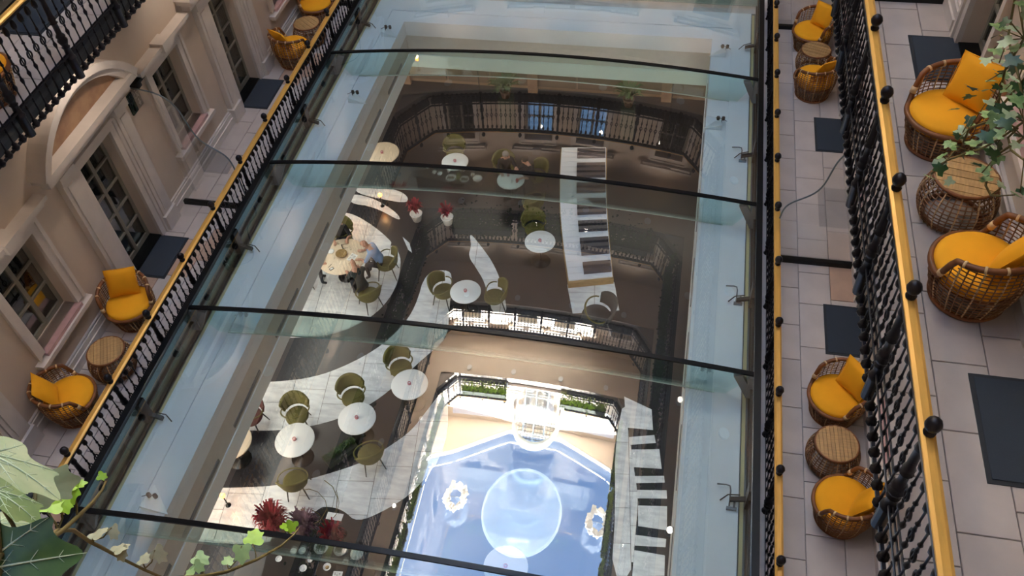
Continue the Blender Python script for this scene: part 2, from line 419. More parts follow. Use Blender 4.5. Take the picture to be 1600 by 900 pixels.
def surround_parts(kind, w, z0, z1, hood=True):
    P = []; s = .13
    q = MB()
    for sg in (-1, 1):
        xa, xb = sorted((sg*w/2, sg*(w/2+s))); q.box(xa, xb, -.05, .0, z0, z1+s)
        xa, xb = sorted((sg*(w/2+s*.75), sg*(w/2+s+.02))); q.box(xa, xb, -.075, -.05, z0, z1+s)
    q.box(-w/2, w/2, -.05, 0, z1, z1+s)
    q.box(-w/2-s*.75, w/2+s*.75, -.075, -.05, z1+s*.75, z1+s+.02)
    P.append(('surround', q.mesh('surround', 'stone'), (0, 0, 0)))
    if kind == 'window':
        P.append(('sill', MB().box(-w/2-.02, w/2+.02, -.09, .14, z0-.05, z0).mesh('sill', 'rosestone'), (0, 0, 0)))
        P.append(('sill_moulding', MB().box(-w/2-.2, w/2+.2, -.12, 0, z0-.11, z0-.05).box(-w/2-.17, w/2+.17, -.09, 0, z0-.15, z0-.11).mesh('sill_moulding', 'stone'), (0, 0, 0)))
        if hood:
            h = MB().box(-w/2-.36, w/2+.36, -.17, 0, z1+.24, z1+.30).box(-w/2-.30, w/2+.30, -.13, 0, z1+.18, z1+.24)
            h.box(-.13, .13, -.21, 0, z1+.2, z1+.34)
            P.append(('hood', h.mesh('hood', 'stone'), (0, 0, 0)))
    elif kind == 'arch':
        # fluted pilasters, entablature, segmental pediment with stone tympanum
        a = MB()
        for sg in (-1, 1):
            xa, xb = sorted((sg*(w/2+.16), sg*(w/2+.42))); a.box(xa, xb, -.09, 0, 0, z1+.2)
            xa, xb = sorted((sg*(w/2+.13), sg*(w/2+.45))); a.box(xa, xb, -.13, 0, 0, .26); a.box(xa, xb, -.14, 0, z1+.12, z1+.24)
            xa, xb = sorted((sg*(w/2+.22), sg*(w/2+.36))); a.box(xa, xb, -.11, -.09, .34, z1+.04)
        P.append(('pilasters', a.mesh('pilasters', 'stone'), (0, 0, 0)))
        e = MB().box(-w/2-.62, w/2+.62, -.13, 0, z1+.24, z1+.38).box(-w/2-.72, w/2+.72, -.24, 0, z1+.38, z1+.47)
        P.append(('entablature', e.mesh('entablature', 'stone'), (0, 0, 0)))
        hw = w/2+.76; rise = .62; n = 24; zb = z1+.47; prof = []
        R = (hw*hw+rise*rise)/(2*rise); cz = zb+rise-R; a0 = math.asin(hw/R)
        for (ro, ri, y0, y1) in ((R, R-.10, -.26, 0), (R-.10, R-.19, -.19, 0)):
            vs = []; fs = []
            for k in range(n+1):
                t = -a0+2*a0*k/n
                for (rr, yy) in ((ro, y0), (ro, y1), (ri, y1), (ri, y0)):
                    vs.append((rr*math.sin(t), yy, cz+rr*math.cos(t)))
            for k in range(n):
                for j in range(4): fs.append((4*k+j, 4*k+(j+1) % 4, 4*k+4+(j+1) % 4, 4*k+4+j))
            fs += [(0, 3, 2, 1), (4*n, 4*n+1, 4*n+2, 4*n+3)]
            prof.append((vs, fs))
        arch = MB()
        for vs, fs in prof: arch.add(vs, fs, 0, False)
        P.append(('pediment_arch', arch.mesh('pediment_arch', 'stone'), (0, 0, 0)))
        ty = [(-hw+.18, zb), (hw-.18, zb)]+[((R-.19)*math.sin(a0*.86*(1-2*k/16)), cz+(R-.19)*math.cos(a0*.86*(1-2*k/16))) for k in range(17)]
        vs = [(x, -.06, zz) for x, zz in ty]; tm = MB().add(vs, [tuple(range(len(vs)))])
        P.append(('tympanum', tm.mesh('tympanum', 'orangestone'), (0, 0, 0)))
    elif kind == 'door':
        P.append(('lintel', MB().box(-w/2-.3, w/2+.3, -.15, 0, z1+.2, z1+.28).mesh('lintel', 'stone'), (0, 0, 0)))
    if kind in ('arch', 'door'):
        P.append(('threshold', MB().box(-w/2, w/2, -.02, .16, 0, .03).mesh('threshold', 'black'), (0, 0, 0)))
        P.append(('door_handle', MB().box(.045, .06, .11, .15, .95, 1.08).mesh('door_handle', 'black'), (0, 0, 0)))
    return P
CACHE = {}
cnt = {'window': 0, 'door': 0}
LIT = emit('lit_window', '9cc4ff', 1.5)
def opening(kind, x, y, z, rz, fine, lit=False):
    key = (kind, fine)
    if key not in CACHE:
        if kind == 'window': CACHE[key] = casement_parts(.80, WH[0], WH[1], 3, fine)+surround_parts('window', .80, WH[0], WH[1])
        elif kind == 'far': CACHE[key] = casement_parts(.84, .1, 2.3, 4, fine)+surround_parts('window', .84, .1, 2.3)
        else: CACHE[key] = casement_parts(.78, .03, DH[1], 5, fine)+surround_parts(kind, .78, 0, DH[1])
    base = 'window' if kind in ('window', 'far') else 'door'
    cnt[base] += 1
    r = put('%s_%d' % (base, cnt[base]), None, None, (x, y, z), rz, kind='structure')
    for n_, me, lc in CACHE[key]:
        if lit and n_ == 'room_beyond':
            me = me.copy(); me.materials[0] = LIT
        if lit and n_ == 'lace_curtain': continue
        put(n_, me, r, lc)
for i, z in enumerate(LZ):
    for y in WINS:
        opening('window', -WX, y, z, PI/2, i == 0 and y > 5); opening('window', WX, y, z, -PI/2, False)
    for y in DOORS:
        opening('arch' if i == 0 else 'door', -WX, y, z, PI/2, i == 0 and 6 < y < 12)
        opening('door', WX, y, z, -PI/2, i == 1 and y < 9)
    for x in FX: opening('far', x, WY, z, 0, False, i == 1 and abs(x) < 1)

# ---------------------------------------------------------------- railings
def lath(name, prof, n, m, k=1.0): return MB().lathe([(r*k, z) for r, z in prof], n).mesh(name, m)
# heights relative to the gallery floor; the balusters hang below the slab edge
bal_prof = [(.006, -.275), (.030, -.268), (.044, -.245), (.046, -.232), (.024, -.215), (.034, -.20), (.012, -.175), (.010, -.06), (.018, -.05), (.010, -.04),
            (.014, .0), (.022, .012), (.014, .03), (.009, .05), (.009, .15), (.020, .18), (.024, .20), (.012, .225), (.010, .25),
            (.016, .270), (.008, .285), (.008, .365), (.018, .38), (.012, .40), (.010, .44), (.020, .455), (.012, .47), (.009, .50), (.009, .60),
            (.018, .612), (.030, .625), (.034, .655), (.026, .69), (.014, .71), (.010, .735)]
bal_me = MB().lathe([(r*.88, z) for r, z in bal_prof], 8).tube([(.031*math.cos(k*PI/7), 0, .325+.040*math.sin(k*PI/7)) for k in range(14)], .0095, 5, True).mesh('baluster', 'iron')
post_prof = [(.030, -.29), (.046, -.285), (.046, -.06), (.052, -.055), (.052, -.03), (.040, -.02), (.034, .08), (.046, .09), (.030, .105), (.046, .14), (.056, .17), (.040, .20),
             (.052, .215), (.040, .235), (.030, .25), (.030, .36), (.044, .37), (.030, .385), (.042, .42), (.030, .45), (.026, .62), (.036, .64), (.030, .68), (.022, .735), (.022, .76)]
post_me = lath('post', post_prof, 10, 'iron')
fin_prof = [(.022, .755), (.036, .765), (.024, .785), (.034, .80), (.036, .815), (.018, .83), (.030, .84), (.044, .862), (.048, .885), (.040, .912), (.022, .93), (.004, .938)]
fin_me = lath('finial', fin_prof, 10, 'iron')
def run_pts(a, b, step, off):
    a = Vector(a); b = Vector(b); L = (b-a).length; d = (b-a)/L; n = []
    return L, d
POSTD = .985
def railing(label, i, segs, z, group='gallery railings', ivy=False):
    """segs: list of ((x0,y0),(x1,y1),post_phase or None)"""
    x0, y0 = segs[0][0]
    t = thing('railing', label, 'railing', (x0, y0, z), 0, group)
    nb = 0
    for (a, b, ph) in segs:
        A = Vector((a[0]-x0, a[1]-y0, 0)); B = Vector((b[0]-x0, b[1]-y0, 0)); D = B-A; L = D.length; d = D/L; nrm = Vector((-d.y, d.x, 0))
        hr = MB()
        # moulded handrail section swept straight
        sec = [(-.036, .762), (.036, .762), (.042, .770), (.040, .782), (.020, .794), (-.020, .794), (-.040, .782), (-.042, .770)]
        vs = [A+nrm*u+Vector((0, 0, v)) for u, v in sec]+[B+nrm*u+Vector((0, 0, v)) for u, v in sec]; n = len(sec)
        hr.add(vs, [(k, (k+1) % n, n+(k+1) % n, n+k) for k in range(n)]+[tuple(range(n))[::-1], tuple(range(n, 2*n))])
        hr.build('handrail', 'brass', t)
        MB().obox((A+B)/2+Vector((0, 0, .748)), d*L/2, nrm*.040, (0, 0, .013)).build('handrail_bar', 'iron', t)
        lr = MB()
        for u in (-.014, .014): lr.obox((A+B)/2+nrm*u+Vector((0, 0, .01)), d*L/2, nrm*.004, (0, 0, .012))
        lr.obox((A+B)/2+Vector((0, 0, -.245)), d*L/2, nrm*.012, (0, 0, .012))
        lr.build('lower_rail', 'iron', t)
        # curved dark fascia sheet behind the balusters
        side = -1 if (nrm.x*(0-a[0])+nrm.y*(8-a[1])) > 0 else 1
        f = MB(); pr = [(.045, .0), (.05, -.04), (.07, -.12), (.10, -.20), (.12, -.29), (.17, -.29), (.17, -.015), (.06, -.015)] if abs(d.y) > .9 else [(.045, .0), (.05, -.03), (.06, -.08), (.08, -.11), (.17, -.11), (.17, -.015), (.06, -.015)]
        vs = [A+nrm*side*u+Vector((0, 0, v)) for u, v in pr]+[B+nrm*side*u+Vector((0, 0, v)) for u, v in pr]; n = len(pr)
        f.add(vs, [(k, (k+1) % n, n+(k+1) % n, n+k) for k in range(n)])
        f.build('fascia', 'ironpaint', t)
        ang = math.atan2(d.y, d.x)
        s0 = ph if ph is not None else L/2 % POSTD
        k = -1
        pos = s0-POSTD
        while pos < L:
            if 0 <= pos <= L:
                p = A+d*pos; po = put('post', post_me, t, p, ang); put('finial', fin_me, po)
            for j in range(1, 8):
                q = pos+POSTD*j/8
                if 0.02 < q < L-.02 and nb < 298:
                    put('baluster', bal_me, t, A+d*q, ang); nb += 1
            pos += POSTD
    return t
Y0 = .6
names = ['lower', 'second', 'third', 'fourth', 'top']
ordn = ['first gallery up', 'second gallery up', 'third gallery up', 'fourth gallery up', 'top gallery']
for i, z in enumerate(LZ):
    rx = RX[i]; c = 0 if i == 0 else .62; fy = FY[i]
    ph = (5.83-Y0) % POSTD
    railing('black iron railing with gilded handrail, left side of the %s' % ordn[i], i, [((-rx, Y0), (-rx, fy-c), ph)], z)
    railing('black iron railing with gilded handrail, right side of the %s' % ordn[i], i, [((rx, Y0), (rx, fy-c), ph)], z)
    segs = [((-rx+c, fy), (rx-c, fy), None)]
    if i == 4: segs = [((-rx+c, fy), (-1.15, fy), None), ((1.35, fy), (rx-c, fy), None)]
    if c: segs = [((-rx, fy-c), (-rx+c, fy), None)]+segs+[((rx-c, fy), (rx, fy-c), None)]
    railing('black iron railing with gilded handrail, far end of the %s' % ordn[i], i, segs, z)

# ---------------------------------------------------------------- roof over the court (skylight)
OP = [(-4.6, -.5), (-5.0, 7), (-5.15, 14.0), (-5.0, 14.9), (-3.75, 15.25), (-1.2, 16.35), (1.4, 16.35), (4.1, 15.55), (4.5, 15.3), (4.8, 7), (4.6, -.5)]
OUT = [(-7, -5), (-7, 7), (-7, 14), (-7, 18), (-3.75, 18), (-1.2, 18), (1.4, 18), (4.1, 18), (7, 18), (7, 7), (7, -5)]
rb = MB(); N = len(OP)
vs = [(x, y, ROOF) for x, y in OP]+[(x, y, ROOF) for x, y in OUT]+[(x, y, ROOF+.3) for x, y in OP]+[(x, y, ROOF+.3) for x, y in OUT]
fs = []
for k in range(N):
    j = (k+1) % N; fs += [(k, j, N+j, N+k), (2*N+k, 3*N+k, 3*N+j, 2*N+j), (k, 2*N+k, 2*N+j, j)]
rb.add(vs, fs).build('ceiling_roof_edge', 'plaster', kind='structure')
sk = thing('skylight', 'large glazed skylight with blue-white frame high above the court', 'skylight', (0, 8, ROOF))
fr = MB()
for k in range(N):
    a = Vector(OP[k]+(0,)); b = Vector(OP[(k+1) % N]+(0,)); d = (b-a); L = d.length; d /= L; nr = Vector((-d.y, d.x, 0))
    fr.obox((a+b)/2+Vector((0, -8, .1)), d*L/2, nr*.05, (0, 0, .08))
    fr.obox((a+b)/2+nr*-.35+Vector((0, -8, .32)), d*(L/2-.1), nr*.02, (0, 0, .02))
fr.build('frame', 'fixture', sk)
MB().prism([(x*1.02, (y-8)*1.02) for x, y in OP], .30, .33).build('glass', 'skylight', sk)
dn = thing('ceiling_disc', 'frosted disc flattened along the court, hung in the middle of the skylight', 'light disc', (.22, 13.15, ROOF-.25)); dn.scale = (1, .87, 1)  # lengthwise scale flattens the disc to its height in the image
MB().lathe([(.02, 0), (1.75, 0), (1.78, .02), (1.75, .05), (.02, .05)], 48).build('diffuser', 'frost', dn)
MB().tube([(1.82*math.cos(a*PI/24), 1.82*math.sin(a*PI/24), .03) for a in range(48)], .05, 6, True).build('rim', 'frostrim', dn)
for lab, cx in (('crystal ring chandelier left of the frosted disc', -3.0), ('crystal ring chandelier right of the frosted disc', 3.75)):
    ch = thing('ring_chandelier', lab, 'chandelier', (cx, 13.3, ROOF-.3), 0, 'skylight chandeliers')
    rr = random.Random(4); cm = MB()
    for k in range(40):
        a = 2*PI*k/40+rr.uniform(-.1, .1); r = .42+rr.uniform(-.06, .06)
        c = (r*math.cos(a), r*math.sin(a), rr.uniform(-.05, .05)); u = Vector((rr.uniform(-1, 1), rr.uniform(-1, 1), rr.uniform(-.3, .3))).normalized()
        v = u.cross(Vector((0, 0, 1))).normalized(); cm.obox(c, u*rr.uniform(.08, .14), v*rr.uniform(.07, .12), (0, 0, .015))
    cm.build('crystals', 'crystal', ch, kind='stuff')
    MB().tube([(.36*math.cos(a*PI/12), .36*math.sin(a*PI/12), .05) for a in range(24)], .02, 5, True).build('ring', 'fixture', ch)
    MB().tube([(0, 0, .3), (0, 0, .06)], .01, 5).tube([(-.36, 0, .05), (.36, 0, .05)], .008, 5).build('hanger', 'steel', ch)
# lift shaft: half cylinder of glass at the far end
ls = thing('lift_shaft', 'half-round glass lift shaft with white top ring at the far end under the skylight', 'lift shaft', (.1, 16.3, LZ[4]))
def half(r, z0, z1, t=.0, n=20):
    vs = []; fs = []
    for k in range(n+1):
        a = PI+PI*k/n
        for rr, zz in ((r, z0), (r, z1), (r-t, z1), (r-t, z0)): vs.append((rr*math.cos(a), rr*math.sin(a), zz))
    for k in range(n):
        for j in range(4): fs.append((4*k+j, 4*k+4+j, 4*k+4+(j+1) % 4, 4*k+(j+1) % 4))
    return MB().add(vs, fs, 0, True)
half(1.05, 0, 3.6, .03).build('glass_shell', 'clearglass', ls)
half(1.16, 3.55, 3.95, .12).build('top_ring', 'fixture', ls)
half(1.08, -.1, .08, .1).build('floor_ring', 'fixture', ls)
g = MB()
for k in range(-6, 7): g.box(k*.15-.01, k*.15+.01, -math.sqrt(max(0.01, 1-(k*.15)**2)), .2, 3.6, 3.62)
for k in range(1, 7): w_ = math.sqrt(max(0.01, 1-(k*.15)**2)); g.box(-w_, w_, -k*.15-.01, -k*.15+.01, 3.62, 3.64)
g.build('top_grille', 'black', ls)
for xx in (-.5, 0, .5):
    MB().box(xx-.02, xx+.02, -math.sqrt(1.05**2-xx*xx)-.01, -math.sqrt(1.05**2-xx*xx)+.03, 0, 3.6).build('mullion', 'steel', ls)
# curved white sofas / glazed terrace fronts of the top gallery
for sgn, nm in ((-1, 'left'), (1, 'right')):
    tb = thing('terrace_bar', 'curved white terrace counter with glass screen, %s of the lift shaft' % nm, 'counter', (sgn*2.6, 15.95, LZ[4]+1.5), 0, 'terrace counters')
    p = [(-1.15, -.25), (.9, -.35), (1.15, -.2), (1.2, .1), (1.15, .4), (-1.15, .4)]
    if sgn < 0: p = [(-a, b) for a, b in p]
    MB().prism(p, 0, .5).build('body', 'fixture', tb)
    MB().prism([(a*1.03, b*1.06) for a, b in p], .5, .56).build('top', 'white', tb)
    MB().box(-1.2, 1.2, -.42, -.40, .0, 1.3).build('screen', 'clearglass', tb)
    MB().box(-1.1, 1.1, .3, .4, -1.5, 0).build('base', 'plaster', tb)

# ---------------------------------------------------------------- glass roof over the ground-floor court
GZ = 4.79; HW = 3.63; RISE = .22
GY = [.48, 3.39, 6.29, 9.18, 12.07, 14.97]
def gz(x): return GZ+RISE*(1-(x/3.6)**2)
gr = thing('glass_canopy', 'cambered glass roof of five panes over the ground-floor court', 'glass roof', (0, 7.7, GZ))
for k in range(5):
    n = 64; vs = []; fs = []
    for j in range(n+1):
        x = -HW+2*HW*j/n; vs += [(x, GY[k]-7.7+.02, gz(x)-GZ), (x, GY[k+1]-7.7-.02, gz(x)-GZ)]
    for j in range(n): fs.append((2*j, 2*j+2, 2*j+3, 2*j+1))
    MB().add(vs, fs, 0, True).build('roof_pane', 'roofglass', gr)
for y in GY:
    n = 24; vs = []; fs = []
    for j in range(n+1):
        x = -HW+2*HW*j/n; z = gz(x)-GZ
        for (dy, dz) in ((-.028, -.012), (.028, -.012), (.028, .014), (-.028, .014)): vs.append((x, y-7.7+dy, z+dz))
    for j in range(n):
        for q in range(4): fs.append((4*j+q, 4*j+(q+1) % 4, 4*j+4+(q+1) % 4, 4*j+4+q))
    fs += [(0, 3, 2, 1), (4*n, 4*n+1, 4*n+2, 4*n+3)]
    MB().add(vs, fs).build('cap_bar', 'black', gr)
for y in GY[1:5]:
    n = 24; vs = []; fs = []
    def bot(x):
        a = abs(x)
        return -.47+.0+(.20*(1-(x/3.35)**2)) if a < 3.35 else -.47+(a-3.35)/(3.6-3.35)*.45
    for j in range(n+1):
        x = -3.6+7.2*j/n; vs += [(x, y-7.7-.008, gz(x)-GZ-.012), (x, y-7.7-.008, bot(x)), (x, y-7.7+.008, bot(x)), (x, y-7.7+.008, gz(x)-GZ-.012)]
    for j in range(n):
        for q in (0, 2): fs.append((4*j+q, 4*j+q+1, 4*j+4+q+1, 4*j+4+q))
    fin = MB().add(vs, fs).build('glass_fin', 'finglass', gr)
    e = MB()
    pts = [(-3.6+7.2*j/n, y-7.7, bot(-3.6+7.2*j/n)) for j in range(1, n)]
    e.tube(pts, .011, 4); e.build('fin_edge', 'finedge', fin)
    for sg in (-1, 1):
        b = MB(); b.obox((sg*3.5, y-7.7, -.22), (sg*.09, 0, -.19), (0, .03, 0), (sg*.05, 0, .012))
        b.box(min(sg*3.62, sg*3.54), max(sg*3.62, sg*3.54), y-7.7-.05, y-7.7+.05, -.42, -.02)
        b.build('bracket', 'greysteel', gr)
ed = MB()
for sg in (-1, 1):
    xa, xb = sorted((sg*3.585, sg*3.665)); ed.box(xa, xb, GY[0]-7.7-.05, GY[5]-7.7+.05, -.03, .03)
ed.box(-3.6, 3.6, GY[5]-7.7-.03, GY[5]-7.7+.06, -.03, .03); ed.box(-3.6, 3.6, GY[0]-7.7-.06, GY[0]-7.7+.03, -.03, .03)
ed.build('edge_beam', 'black', gr)
for sg in (-1, 1):
    for k in range(5):
        for h_ in (0, 1):
            ya = GY[k]+h_*(GY[k+1]-GY[k])/2-7.7+.04; yb = ya+(GY[k+1]-GY[k])/2-.08
            xa, xb = sorted((sg*3.60, sg*3.612)); MB().box(xa, xb, ya, yb, -.45, -.04).build('side_pane', 'sideglass', gr)
    q = MB()
    xa, xb = sorted((sg*3.58, sg*3.63)); q.box(xa, xb, GY[0]-7.7, GY[5]-7.7, -.26, -.235)
    q.box(xa, xb, GY[0]-7.7, GY[5]-7.7, -.47, -.44)
    q.build('side_rail', 'black', gr)
    for k in range(5):
        ym = (GY[k]+GY[k+1])/2-7.7
        a = MB(); a.box(min(sg*3.56, sg*3.64), max(sg*3.56, sg*3.64), ym-.06, ym+.06, -.44, -.04)
        a.obox((sg*3.5, ym, -.34), (sg*.1, 0, .03), (0, .025, 0), (0, 0, .02)); a.tube([(sg*3.5, ym+.03, -.3), (sg*3.38, ym+.05, -.36), (sg*3.30, ym, -.42)], .008, 5)
        a.build('opening_motor', 'black', gr)
MB().box(-3.6, 3.6, GY[5]-7.7, GY[5]-7.7+.012, -.45, -.04).build('side_pane', 'sideglass', gr)
# white coping frame around the opening below the glass
cp = put('trim_coping', None, kind='structure')
CZ = 4.35; XO = 3.50; XI = 2.84; YF = 13.83; YO = 14.70; YN = .8
def ringbox(mb, xo, xi, yn, yni, yfi, yfo, z0, z1):
    mb.box(-xo, -xi, yn, yfo, z0, z1); mb.box(xi, xo, yn, yfo, z0, z1); mb.box(-xi, xi, yfi, yfo, z0, z1); mb.box(-xi, xi, yn, yni, z0, z1)
c1 = MB(); ringbox(c1, XO, XI, -.2, .5, YF, YO, CZ-.30, CZ-.02); ringbox(c1, XO, 3.18, -.2, .2, 14.2, YO, CZ-.02, CZ); ringbox(c1, 3.165, XI, .215, .5, YF, 14.185, CZ-.02, CZ-.006)
c1.build('coping_top', 'white', cp)
c2 = MB(); ringbox(c2, XI+.12, XI+.02, .4, .48, YF+.02, YF+.1, CZ-.95, CZ-.30); c2.build('soffit_face', mat('soffit_grey', 'd2cdc2', .7, var=.06), cp)
c3 = MB(); ringbox(c3, XI+.08, XI, .42, .5, YF, YF+.08, CZ-1.0, CZ-.72); c3.build('lower_trim', mat('soffit_pale', 'f6f8f4', .6), cp)
for sg in (-1, 1):
    for y in (1.6, 2.9, 4.3, 5.7, 7.2, 8.6, 10.1, 11.5, 12.9):
        MB().box(min(sg*(XI+.005), sg*(XI+.03)), max(sg*(XI+.005), sg*(XI+.03)), y-.45, y+.45, CZ-.66, CZ-.60).build('air_slot', 'greysteel', cp)
q = MB(); ringbox(q, 3.60, XO, -.25, -.2, YO, YO+.1, CZ-.3, CZ-.06); q.build('gutter', 'greysteel', cp)
q = MB()
for sg in (-1, 1):
    xa, xb = sorted((sg*3.635, sg*3.66)); q.box(xa, xb, .4, 15.0, CZ-.28, 4.73)
q.build('upstand', mat('upstand_grey', 'b9c2bd', .6, var=.25, scale=2), cp)
q = MB()
for sg in (-1, 1):
    xa, xb = sorted((sg*3.52, sg*3.56)); q.box(xa, xb, 1, 14.7, CZ-.06, CZ-.03)
q.build('gasket', 'yellowtrim', cp)
q = MB(); ringbox(q, 7.0, 3.0, NY, -.1, 14.0, 17.8, CZ-.32, CZ-.28); q.build('ceiling_ground', 'warmwall', kind='structure')
q = MB(); q.box(-3.98, -3.60, NY, 15.4, CZ-.30, CZ-.08); q.box(3.60, 3.98, NY, 15.4, CZ-.30, CZ-.08); q.box(-3.6, 3.6, 14.8, 15.42, CZ-.3, CZ-.08); q.build('trim_ledge', 'stone', kind='structure')
# spotlights on wedge plates, stay hooks
def spot(x, y, sg, lab):
    t = thing('spotlight', lab, 'spotlight', (x, y, CZ-.002), 0, 'spotlights on the white coping')
    MB().add([(-.02, -.16, 0), (sg*.30, -.16, 0), (-.02, .16, 0), (-.02, -.16, .10), (-.02, .16, .02)], [(0, 2, 1), (0, 1, 3), (1, 2, 4, 3), (0, 3, 4, 2)]).build('wedge_plate', 'fixture', t)
    h = MB()
    for dx in (.02, .10): h.lathe([(.018, -.03), (.026, -.02), (.026, .03), (.012, .04)], 10, (sg*dx+.02, -.02, .12))
    h.build('twin_heads', 'black', t)
    MB().tube([(-sg*.06, -.03, .08), (sg*.02, -.02, .12), (sg*.12, -.02, .13)], .006, 5).tube([(sg*.02, -.02, .03), (sg*.02, -.02, .12)], .008, 5).build('arm', 'greysteel', t)
for nm, x, sg in (('left', -3.10, 1), ('right', 3.10, -1)):
    for y, w_ in ((3.84, 'nearest the camera'), (6.54, 'second from the near end'), (11.46, 'third from the near end'), (13.45, 'in the far corner')):
        spot(x, y, sg, 'small black twin spotlight on white wedge plate, %s coping, %s' % (nm, w_))
for y, w_ in ((4.88, 'nearest'), (7.84, 'middle'), (10.7, 'farthest')):
    t = thing('stay_hook', 'thin grey window stay hook on the right white coping, %s of three' % w_, 'hook', (3.46, y, CZ), 0, 'stay hooks')
    MB().tube([(-.20, .14, .05), (-.10, .14, .06), (-.06, .13, .06), (-.05, .08, .05), (-.06, -.10, .03)], .009, 6).build('rod', 'greysteel', t)
    MB().tube([(0, .0, .02), (-.01, -.12, .04)], .012, 6).box(-.09, .02, -.14, -.11, 0, .04).build('hinge', 'steel', t)

# ---------------------------------------------------------------- glass screens between balcony bays
def screen(y, sg, lvl, lab):
    z = LZ[lvl]; t = thing('glass_screen', lab, 'glass screen', (sg*WX, y, z), 0, 'balcony divider screens')
    cv = [(0, 2.13), (.3, 2.10), (.50, 2.02), (.62, 1.85), (.66, 1.66), (.70, 1.42), (.78, 1.26), (.95, 1.14), (1.08, 1.05), (1.14, .9), (1.15, .5), (1.15, .07)]
    cs = []
    for k in range(len(cv)-1):
        for j in range(3):
            f = j/3; cs.append((cv[k][0]*(1-f)+cv[k+1][0]*f, cv[k][1]*(1-f)+cv[k+1][1]*f))
    cs.append(cv[-1])
    cs2 = cs[:]
    for _ in range(3): cs2 = [cs2[0]]+[tuple((cs2[i-1][c]+2*cs2[i][c]+cs2[i+1][c])/4 for c in (0, 1)) for i in range(1, len(cs2)-1)]+[cs2[-1]]
    pl = [(0, .07)]+cs2
    n = len(pl); vs = [(-sg*u, -.006, v) for u, v in pl]+[(-sg*u, .006, v) for u, v in pl]
    MB().add(vs, [tuple(range(n)), tuple(range(n, 2*n))[::-1]]).build('glass_sheet', 'clearglass', t)
    MB().tube([(-sg*u, 0, v) for u, v in cs2], .011, 6).build('polished_edge', 'steel', t)
    MB().box(min(0, -sg*1.15), max(0, -sg*1.15), -.035, .035, 0, .07).build('foot_rail', 'black', t)
for y, w_ in ((8.64, 'mid-length'), (14.36, 'towards the far end'), (2.92, 'near the camera')):
    screen(y, -1, 0, 'frameless curved glass screen across the lower left balcony, %s' % w_)
    screen(y, 1, 0, 'frameless curved glass screen across the lower right balcony, %s' % w_)
screen(8.66, 1, 1, 'frameless curved glass screen across the upper right balcony')
wl = thing('wall_light', 'black T-shaped lamp fixed high on the left wall above the glass screen', 'wall light', (-WX, 8.76, 6.42)); wl.scale = (.8, .8, .8)
MB().box(.0, .10, -.05, .09, -.10, .0).build('bracket', 'black', wl); MB().box(-.0, .14, -.14, .18, .0, .06).build('housing', 'black', wl)
es = thing('exit_sign', 'dark green exit sign with running figure and down arrow on left wall', 'sign', (-WX+.012, 8.56, 6.22)); es.scale = (1, .78, .78)
MB().box(-.01, .01, -.09, .09, -.19, .19).build('plate', 'signgreen', es)
def sp(pts): return MB().add([(.0125, a, b) for a, b in pts], [tuple(range(len(pts)))]).add([(.0125, a, b) for a, b in pts], [tuple(range(len(pts)))[::-1]])
sg_ = MB()
def bar2(a, b, w_):
    A = Vector(a); B = Vector(b); d = (B-A).normalized()*1; n = Vector((-d.y, d.x))*w_/2
    sg_.add([(.0125, *(A+n)), (.0125, *(A-n)), (.0125, *(B-n)), (.0125, *(B+n))], [(0, 1, 2, 3), (3, 2, 1, 0)])
bar2((.0, .12), (-.02, .05), .035); bar2((-.02, .05), (-.05, .0), .018); bar2((-.02, .05), (.03, .01), .018); bar2((.0, .12), (.05, .08), .014); bar2((.0, .12), (-.045, .10), .014)
bar2((.06, .17), (.06, .01), .008); bar2((-.06, .17), (-.06, .02), .008); bar2((0, -.02), (0, -.11), .03)
sg_.add([(.0125, -.045, -.09), (.0125, .045, -.09), (.0125, 0, -.165)], [(0, 2, 1), (0, 1, 2)])
hd = [(.0+.018*math.cos(k*PI/5), .15+.018*math.sin(k*PI/5)) for k in range(10)]
sg_.add([(.0125, a, b) for a, b in hd], [tuple(range(10)), tuple(range(10))[::-1]])
sg_.build('pictogram', 'paper', es)

# ---------------------------------------------------------------- door mats
def doormat(x0, x1, y0, y1, z, lab):
    t = thing('door_mat', lab, 'mat', ((x0+x1)/2, (y0+y1)/2, z), 0, 'entrance mats'); a = (x1-x0)/2; b = (y1-y0)/2
    MB().box(-a, a, -b, b, 0, .008).build('rubber_edge', 'matedge', t); MB().box(-a+.03, a-.03, -b+.03, b-.03, .008, .015).build('carpet', 'mat', t)
doormat(-5.02, -4.52, 7.10, 7.92, 4.30, 'dark grey mat at the arched door on the lower left balcony, mid-length')
doormat(-5.02, -4.50, 11.02, 11.85, 4.30, 'dark grey mat at the far door on the lower left balcony')
doormat(-5.02, -4.52, 3.20, 3.98, 4.30, 'dark grey mat at the near door on the lower left balcony')
doormat(4.52, 5.02, 11.02, 11.85, 4.30, 'dark grey mat on the lower right balcony, the farther of two')
doormat(4.52, 5.02, 7.10, 7.92, 4.30, 'dark grey mat on the lower right balcony, the nearer of two')
doormat(4.52, 5.02, 7.28, 8.02, 8.26, 'dark grey mat at the open door on the upper right balcony, top of the photo')
doormat(4.52, 5.02, 3.10, 3.94, 8.26, 'dark green-grey mat on the upper right balcony at the right edge of the photo')
doormat(-5.02, -4.45, 7.10, 7.92, 8.26, 'dark grey mat on the upper left balcony, top left corner')

